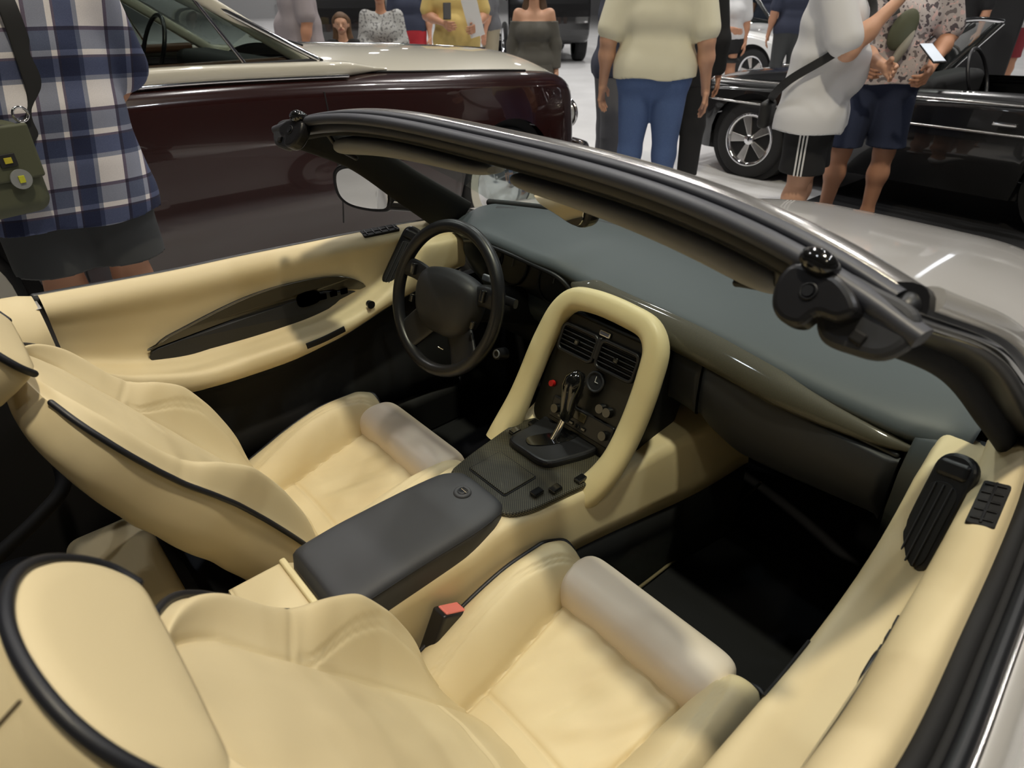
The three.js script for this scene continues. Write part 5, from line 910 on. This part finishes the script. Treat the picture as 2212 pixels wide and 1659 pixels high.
// man in the plaid shirt between the two cars
{
  const p = at(118, 330, 'x', -1.86);
  person({ label: 'person in a blue and white plaid shirt and charcoal shorts', pos: [p.x, 0, p.z], turn: facing(-1, -0.1), height: 1.8, cell: 0.013, wide: 1.14, belly: 0.05, top: { mat: M.plaid, hem: 0.755, sleeve: 0.85, ease: 0.028, flare: 0.0 }, bottom: { mat: M.charCloth, end: 0.595, ease: 0.03, loose: 0.035 }, hair: lin(0.06, 0.05, 0.04), skin: SKIN.a, shoe: BLACK_SHOE,
    armL: [[-0.27, 1.16, 0.1], [-0.16, 1.02, 0.3]], armR: [[0.27, 1.16, 0.1], [0.12, 1.1, 0.32]] });
  const b = thing('shoulder_bag', 'olive canvas shoulder bag with patches and a black strap', 'bag', [-1.66, 0.945, p.z + 0.2], 0.25);
  mesh('bag_body', join([rbox(0.13, 0.26, 0.24, 0.045, 0, 0.05, 0)]), M.bag, b); mesh('bag_flap', rbox(0.018, 0.15, 0.23, 0.008, 0.066, 0.1, 0), M.bag, b);
  mesh('zip', tube([[0.06, 0.165, -0.1], [0.065, 0.178, 0], [0.06, 0.165, 0.1]], 0.004), M.strap, b);
  mesh('patch', rbox(0.006, 0.035, 0.045, 0.002, 0.0765, 0.085, -0.03), M.strap, b); mesh('patch_mark', rbox(0.003, 0.016, 0.02, 0.001, 0.081, 0.085, -0.03), cloth(0.5, 0.42, 0.03), b);
  mesh('round_patch', rot(cyl(0.028, 0.028, 0.006), 0, 0, Math.PI / 2).translate(0.079, 0.03, -0.045), cloth(0.25, 0.26, 0.26), b); mesh('round_patch_mark', rbox(0.004, 0.02, 0.016, 0.001, 0.0835, 0.03, -0.045), cloth(0.5, 0.5, 0.03), b);
  mesh('bag_strap', sweep([[0.0, 0.12, -0.12], [0.0, 0.2, -0.185], [-0.0, 0.35, -0.2], [-0.02, 0.5, -0.205], [-0.14, 0.6, -0.215], [-0.24, 0.62, -0.22]], [0.026, 0.004], { n: 40, up: V(1, 0, 0), pow: 4 }), M.strap, b);
  mesh('strap_ring', new THREE.TorusGeometry(0.02, 0.004, 8, 20).rotateY(Math.PI / 2).translate(0.01, 0.19, -0.13), M.chrome, b);
}
person({ label: 'person in a cream t-shirt and blue jeans with hanging arms', pos: ground(1412, 170, 3.95), turn: facing(-0.55, -0.83), height: 1.83, cell: 0.013, wide: 1.06, top: { mat: M.tee, hem: 0.93, sleeve: 0.8, ease: 0.02, flare: 0.0 }, bottom: { mat: M.denim, ease: 0.006, end: 0.09 }, hair: lin(0.12, 0.08, 0.05), skin: SKIN.b,
  armL: [[-0.27, 1.13, -0.05], [-0.3, 0.87, 0.05]], armR: [[0.27, 1.13, -0.05], [0.3, 0.88, 0.04]] });
person({ label: 'person in a navy shirt and grey trousers with a raised forearm', pos: ground(1322, 170, 4.75), turn: facing(0.5, -0.6), height: 1.8, top: { mat: M.navy, hem: 0.86, sleeve: 0.75 }, bottom: { mat: M.greyPants, loose: 0.015 }, hair: lin(0.03, 0.025, 0.02), skin: SKIN.c, shoe: BLACK_SHOE, armL: [[-0.25, 1.2, 0.1], [-0.1, 1.33, 0.3]], armR: [[0.25, 1.16, 0.1], [0.0, 1.2, 0.26]] });
person({ label: 'person dressed all in black beside the blue jeans', pos: ground(1476, 200, 5.1), turn: facing(-0.5, -0.83), wide: 0.92, height: 1.72, top: { mat: M.blackCloth, hem: 0.8, sleeve: 1.8 }, bottom: { mat: M.blackCloth, loose: 0.02 }, hair: lin(0.01, 0.01, 0.01), shoe: BLACK_SHOE, armR: [[0.22, 1.14, 0.02], [0.24, 0.94, 0.14]] });
// man in white with his hand at his chin
{
  const pos = ground(1765, 200, 3.65);
  person({ label: 'person in a white t-shirt and black shorts with three white stripes', pos, turn: facing(0.9, -0.3), height: 1.8, cell: 0.013, wide: 1.16, belly: 0.045, top: { mat: M.teeWhite, hem: 0.72, sleeve: 0.82, ease: 0.024, flare: 0.016 }, bottom: { mat: M.blackCloth, end: 0.5, loose: 0.03, ease: 0.02, stripe: true }, hair: lin(0.05, 0.035, 0.025), skin: SKIN.b,
    armL: [[-0.27, 1.13, 0.13], [-0.12, 1.36, 0.3]], armR: [[0.2, 1.1, 0.14], [-0.08, 1.05, 0.3]], headTilt: 0.15 });
  const b = thing('crossbody_bag', 'small black crossbody bag hanging on the white t-shirt', 'bag', pos, facing(0.9, -0.3));
  const R = 1.03; mesh('bag_strap', sweep([[0.14, 1.46, 0.02], [0.02, 1.32, 0.17], [-0.15, 1.2, 0.17], [-0.255, 1.1, 0.05], [-0.235, 0.98, -0.12], [-0.12, 0.88, -0.21], [0.02, 0.84, -0.23]].map(([x, y, z]) => [x * R, y * R, z * R]), [0.022, 0.004], { n: 50, up: V(1, 0.3, 0.2), pow: 4 }), M.strap, b);
  mesh('bag_body', rbox(0.18, 0.15, 0.07, 0.03, 0.0, 0.8, -0.25), M.strap, b);
}
// man in the patterned shirt with a phone
{
  const pos = ground(1895, 200, 4.1), a = facing(0.5, 0.86);
  person({ label: 'person in a pale floral shirt and dark denim shorts holding a phone', pos, turn: a, height: 1.8, cell: 0.013, wide: 1.1, top: { mat: M.floral, hem: 0.9, sleeve: 0.85, ease: 0.018 }, bottom: { mat: M.denimDark, end: 0.53, loose: 0.03, ease: 0.016 }, hair: lin(0.08, 0.06, 0.04), skin: SKIN.a, stance: 0.13, knees: [0.06, 0.0], ankles: [0.0, -0.04], curl: 1.1,
    armL: [[-0.27, 1.12, -0.02], [-0.16, 1.02, 0.2]], armR: [[0.3, 1.16, -0.02], [0.2, 1.0, 0.24]] });
  const ph = thing('phone', 'lit white phone screen held by the floral shirt person', 'phone', pos, a);
  mesh('phone_case', rot(rbox(0.085, 0.01, 0.17, 0.006), 0.5, 0.5).translate(0.17, 1.115, 0.37), M.blackPlastic, ph); mesh('phone_screen', rot(rbox(0.077, 0.003, 0.16, 0.001), 0.5, 0.5).translate(0.168, 1.1215, 0.367), glow(lin(0.9, 0.95, 1), 1.6), ph);
  const l = new THREE.PointLight(lin(0.9, 0.95, 1), 0.05); l.position.set(0.165, 1.17, 0.36); l.castShadow = true; l.name = 'screen_light'; ph.add(l);
  const sl = thing('sling_pack', 'olive sling pack worn across the floral shirt', 'bag', pos, a);
  mesh('pack_body', rot(ball(0.075, 0, 0, 0, 0.9, 1.5, 0.5), 0, 0, -0.3).translate(0.02, 1.22, 0.17), M.bag, sl); mesh('pack_pocket', rot(ball(0.05, 0, 0, 0, 0.55, 2.2, 0.5), 0, 0, -0.35).translate(0.04, 1.12, 0.185), cloth(0.3, 0.28, 0.23), sl);
  mesh('pack_strap', sweep([[-0.13, 1.5, 0.02], [-0.1, 1.42, 0.14], [-0.04, 1.3, 0.19]], [0.022, 0.005], { n: 20, up: V(0, 0, 1), pow: 4 }), M.strap, sl);
}
person({ label: 'person in an olive off-shoulder dress with long brown hair', pos: ground(1153, 80, 6.0), turn: facing(0.65, 0.75), height: 1.54, fem: true, top: { mat: M.olive, hem: 0.9, sleeve: 1.85, neck: 1.34, off: true, ease: 0.01, sleeveFlare: 0.0 }, bottom: { mat: M.olive, skirt: 0.19, end: 0.5 }, hair: lin(0.07, 0.035, 0.015), hairLong: 0.3, hairFront: true, skin: SKIN.b, armL: [[-0.23, 1.12, -0.03], [-0.25, 0.88, 0.04]], armR: [[0.23, 1.12, -0.03], [0.25, 0.86, 0.03]] });
{
  const pos = ground(985, 50, 6.9), a = facing(0.75, 0.66);
  person({ label: 'person in a mustard t-shirt looking at a phone', pos, turn: a, height: 1.83, wide: 1.1, belly: 0.03, top: { mat: M.mustard, hem: 0.85, sleeve: 0.8, ease: 0.018 }, bottom: { mat: M.greyPants, end: 0.5, loose: 0.02 }, hair: lin(0.05, 0.04, 0.03), skin: SKIN.a, curl: 1.0, headTilt: 0.3, armL: [[-0.29, 1.14, 0.02], [-0.1, 1.08, 0.28]], armR: [[0.29, 1.14, 0.0], [0.22, 1.06, 0.22]] });
  const ph = thing('phone', 'dark phone held up by the mustard shirt person', 'phone', pos, a); mesh('phone_case', rot(rbox(0.08, 0.16, 0.012, 0.006), -0.4).translate(-0.06, 1.24, 0.34), M.blackPlastic, ph); mesh('phone_screen', rot(rbox(0.072, 0.15, 0.003, 0.001), -0.4).translate(-0.06, 1.242, 0.334), M.gloss, ph);
  const pa = thing('paper_sheet', 'white folded paper sheet held by the mustard shirt person', 'paper', pos, a); mesh('page', rot(rbox(0.15, 0.36, 0.003, 0.001), 0.2, 0, 0.25).translate(0.2, 1.18, 0.32), M.white, pa); mesh('page', rot(rbox(0.15, 0.36, 0.003, 0.001), 0.26, 0.1, 0.25).translate(0.205, 1.18, 0.305), M.white, pa);
}
person({ label: 'person in a mauve grey t-shirt behind the maroon saloon', pos: ground(648, 40, 6.2), turn: facing(-0.3, 0.9), height: 1.86, wide: 1.25, belly: 0.06, top: { mat: M.greyTee, hem: 0.8, sleeve: 0.85, ease: 0.02 }, bottom: { mat: M.charCloth }, hair: lin(0.06, 0.05, 0.05), cell: 0.018 });
person({ label: 'child with long brown hair and a black top behind the saloon bonnet', pos: ground(738, 60, 5.75), turn: facing(0.8, 0.5), height: 1.26, fem: true, wide: 0.85, top: { mat: M.blackCloth, hem: 0.85, sleeve: 0.3 }, bottom: { mat: M.denim }, hair: lin(0.1, 0.05, 0.02), hairLong: 0.28, skin: SKIN.b, cell: 0.018 });
person({ label: 'person in a grey patterned blouse behind the saloon bonnet', pos: ground(825, 50, 6.5), turn: facing(0.8, 0.6), height: 1.5, fem: true, wide: 1.1, top: { mat: M.blouse, hem: 0.8, sleeve: 1.6 }, bottom: { mat: M.charCloth }, hair: lin(0.2, 0.14, 0.08), skin: SKIN.a, cell: 0.018, armL: [[-0.23, 1.14, 0.04], [-0.04, 1.02, 0.24]], armR: [[0.23, 1.14, 0.04], [0.04, 1.0, 0.25]] });
person({ label: 'person in a navy t-shirt and red shorts behind the patterned blouse', pos: ground(885, 40, 8.6), turn: facing(0.7, 0.7), height: 1.75, top: { mat: M.navy, hem: 0.95, sleeve: 0.7 }, bottom: { mat: cloth(0.4, 0.02, 0.03), end: 0.5, loose: 0.02 }, hair: lin(0.02, 0.02, 0.02), cell: 0.02 });
person({ label: 'person in a white top and short black skirt before the white coupe', pos: ground(1566, 110, 8.4), turn: facing(0.5, 0.7), height: 1.66, fem: true, top: { mat: M.teeWhite, hem: 0.9, sleeve: 0.8, ease: 0.02 }, bottom: { mat: M.blackCloth, skirt: 0.16, end: 0.62 }, hair: lin(0.02, 0.015, 0.01), hairLong: 0.2, cell: 0.02, skin: SKIN.a, armL: [[-0.23, 1.12, 0.08], [0.02, 1.04, 0.24]] });
person({ label: 'person in a dark navy outfit before the white coupe', pos: ground(1702, 100, 8.6), turn: facing(-0.6, -0.6), height: 1.8, top: { mat: M.navy, hem: 0.88, sleeve: 0.8 }, bottom: { mat: M.charCloth }, hair: lin(0.02, 0.02, 0.02), cell: 0.02, shoe: BLACK_SHOE });
person({ label: 'person in a navy shirt and grey shorts behind the white coupe', pos: ground(1648, 60, 12.2), turn: facing(0.3, 0.9), height: 1.75, top: { mat: M.navy, hem: 0.9, sleeve: 0.6 }, bottom: { mat: M.greyPants, end: 0.5, loose: 0.02 }, hair: lin(0.03, 0.02, 0.02), cell: 0.02, shoe: BLACK_SHOE });
person({ label: 'person in a pale lilac shirt standing by the white coupe', pos: ground(1540, 60, 12.4), turn: facing(0.5, 0.8), height: 1.7, top: { mat: cloth(0.55, 0.54, 0.62), hem: 1.0, sleeve: 0.8 }, bottom: { mat: cloth(0.03, 0.05, 0.045) }, hair: lin(0.02, 0.02, 0.02), cell: 0.02, shoe: BLACK_SHOE });
person({ label: 'person in a black shirt standing behind the black sports car windscreen', pos: ground(2065, 60, 8.6), turn: facing(-0.2, 0.9), height: 1.85, wide: 1.25, top: { mat: M.blackCloth, hem: 0.8, sleeve: 0.9 }, bottom: { mat: M.blackCloth }, hair: lin(0.02, 0.02, 0.02), cell: 0.02, shoe: BLACK_SHOE });
person({ label: 'person in a white shirt behind the black sports car tail', pos: ground(2188, 70, 9.6), turn: facing(-0.3, -0.9), height: 1.75, top: { mat: M.teeWhite, hem: 0.9, sleeve: 0.9 }, bottom: { mat: cloth(0.25, 0.03, 0.04), end: 0.5, loose: 0.02 }, hair: lin(0.02, 0.02, 0.02), cell: 0.02 });
person({ label: 'person in a grey shirt and khaki shorts far behind the mustard shirt', pos: ground(1060, 40, 9.6), turn: facing(-0.6, 0.5), height: 1.75, top: { mat: M.greyPants, hem: 0.9, sleeve: 0.9 }, bottom: { mat: cloth(0.3, 0.26, 0.18), end: 0.5, loose: 0.02 }, hair: lin(0.02, 0.02, 0.02), cell: 0.02 });
renderer.render(scene, camera);
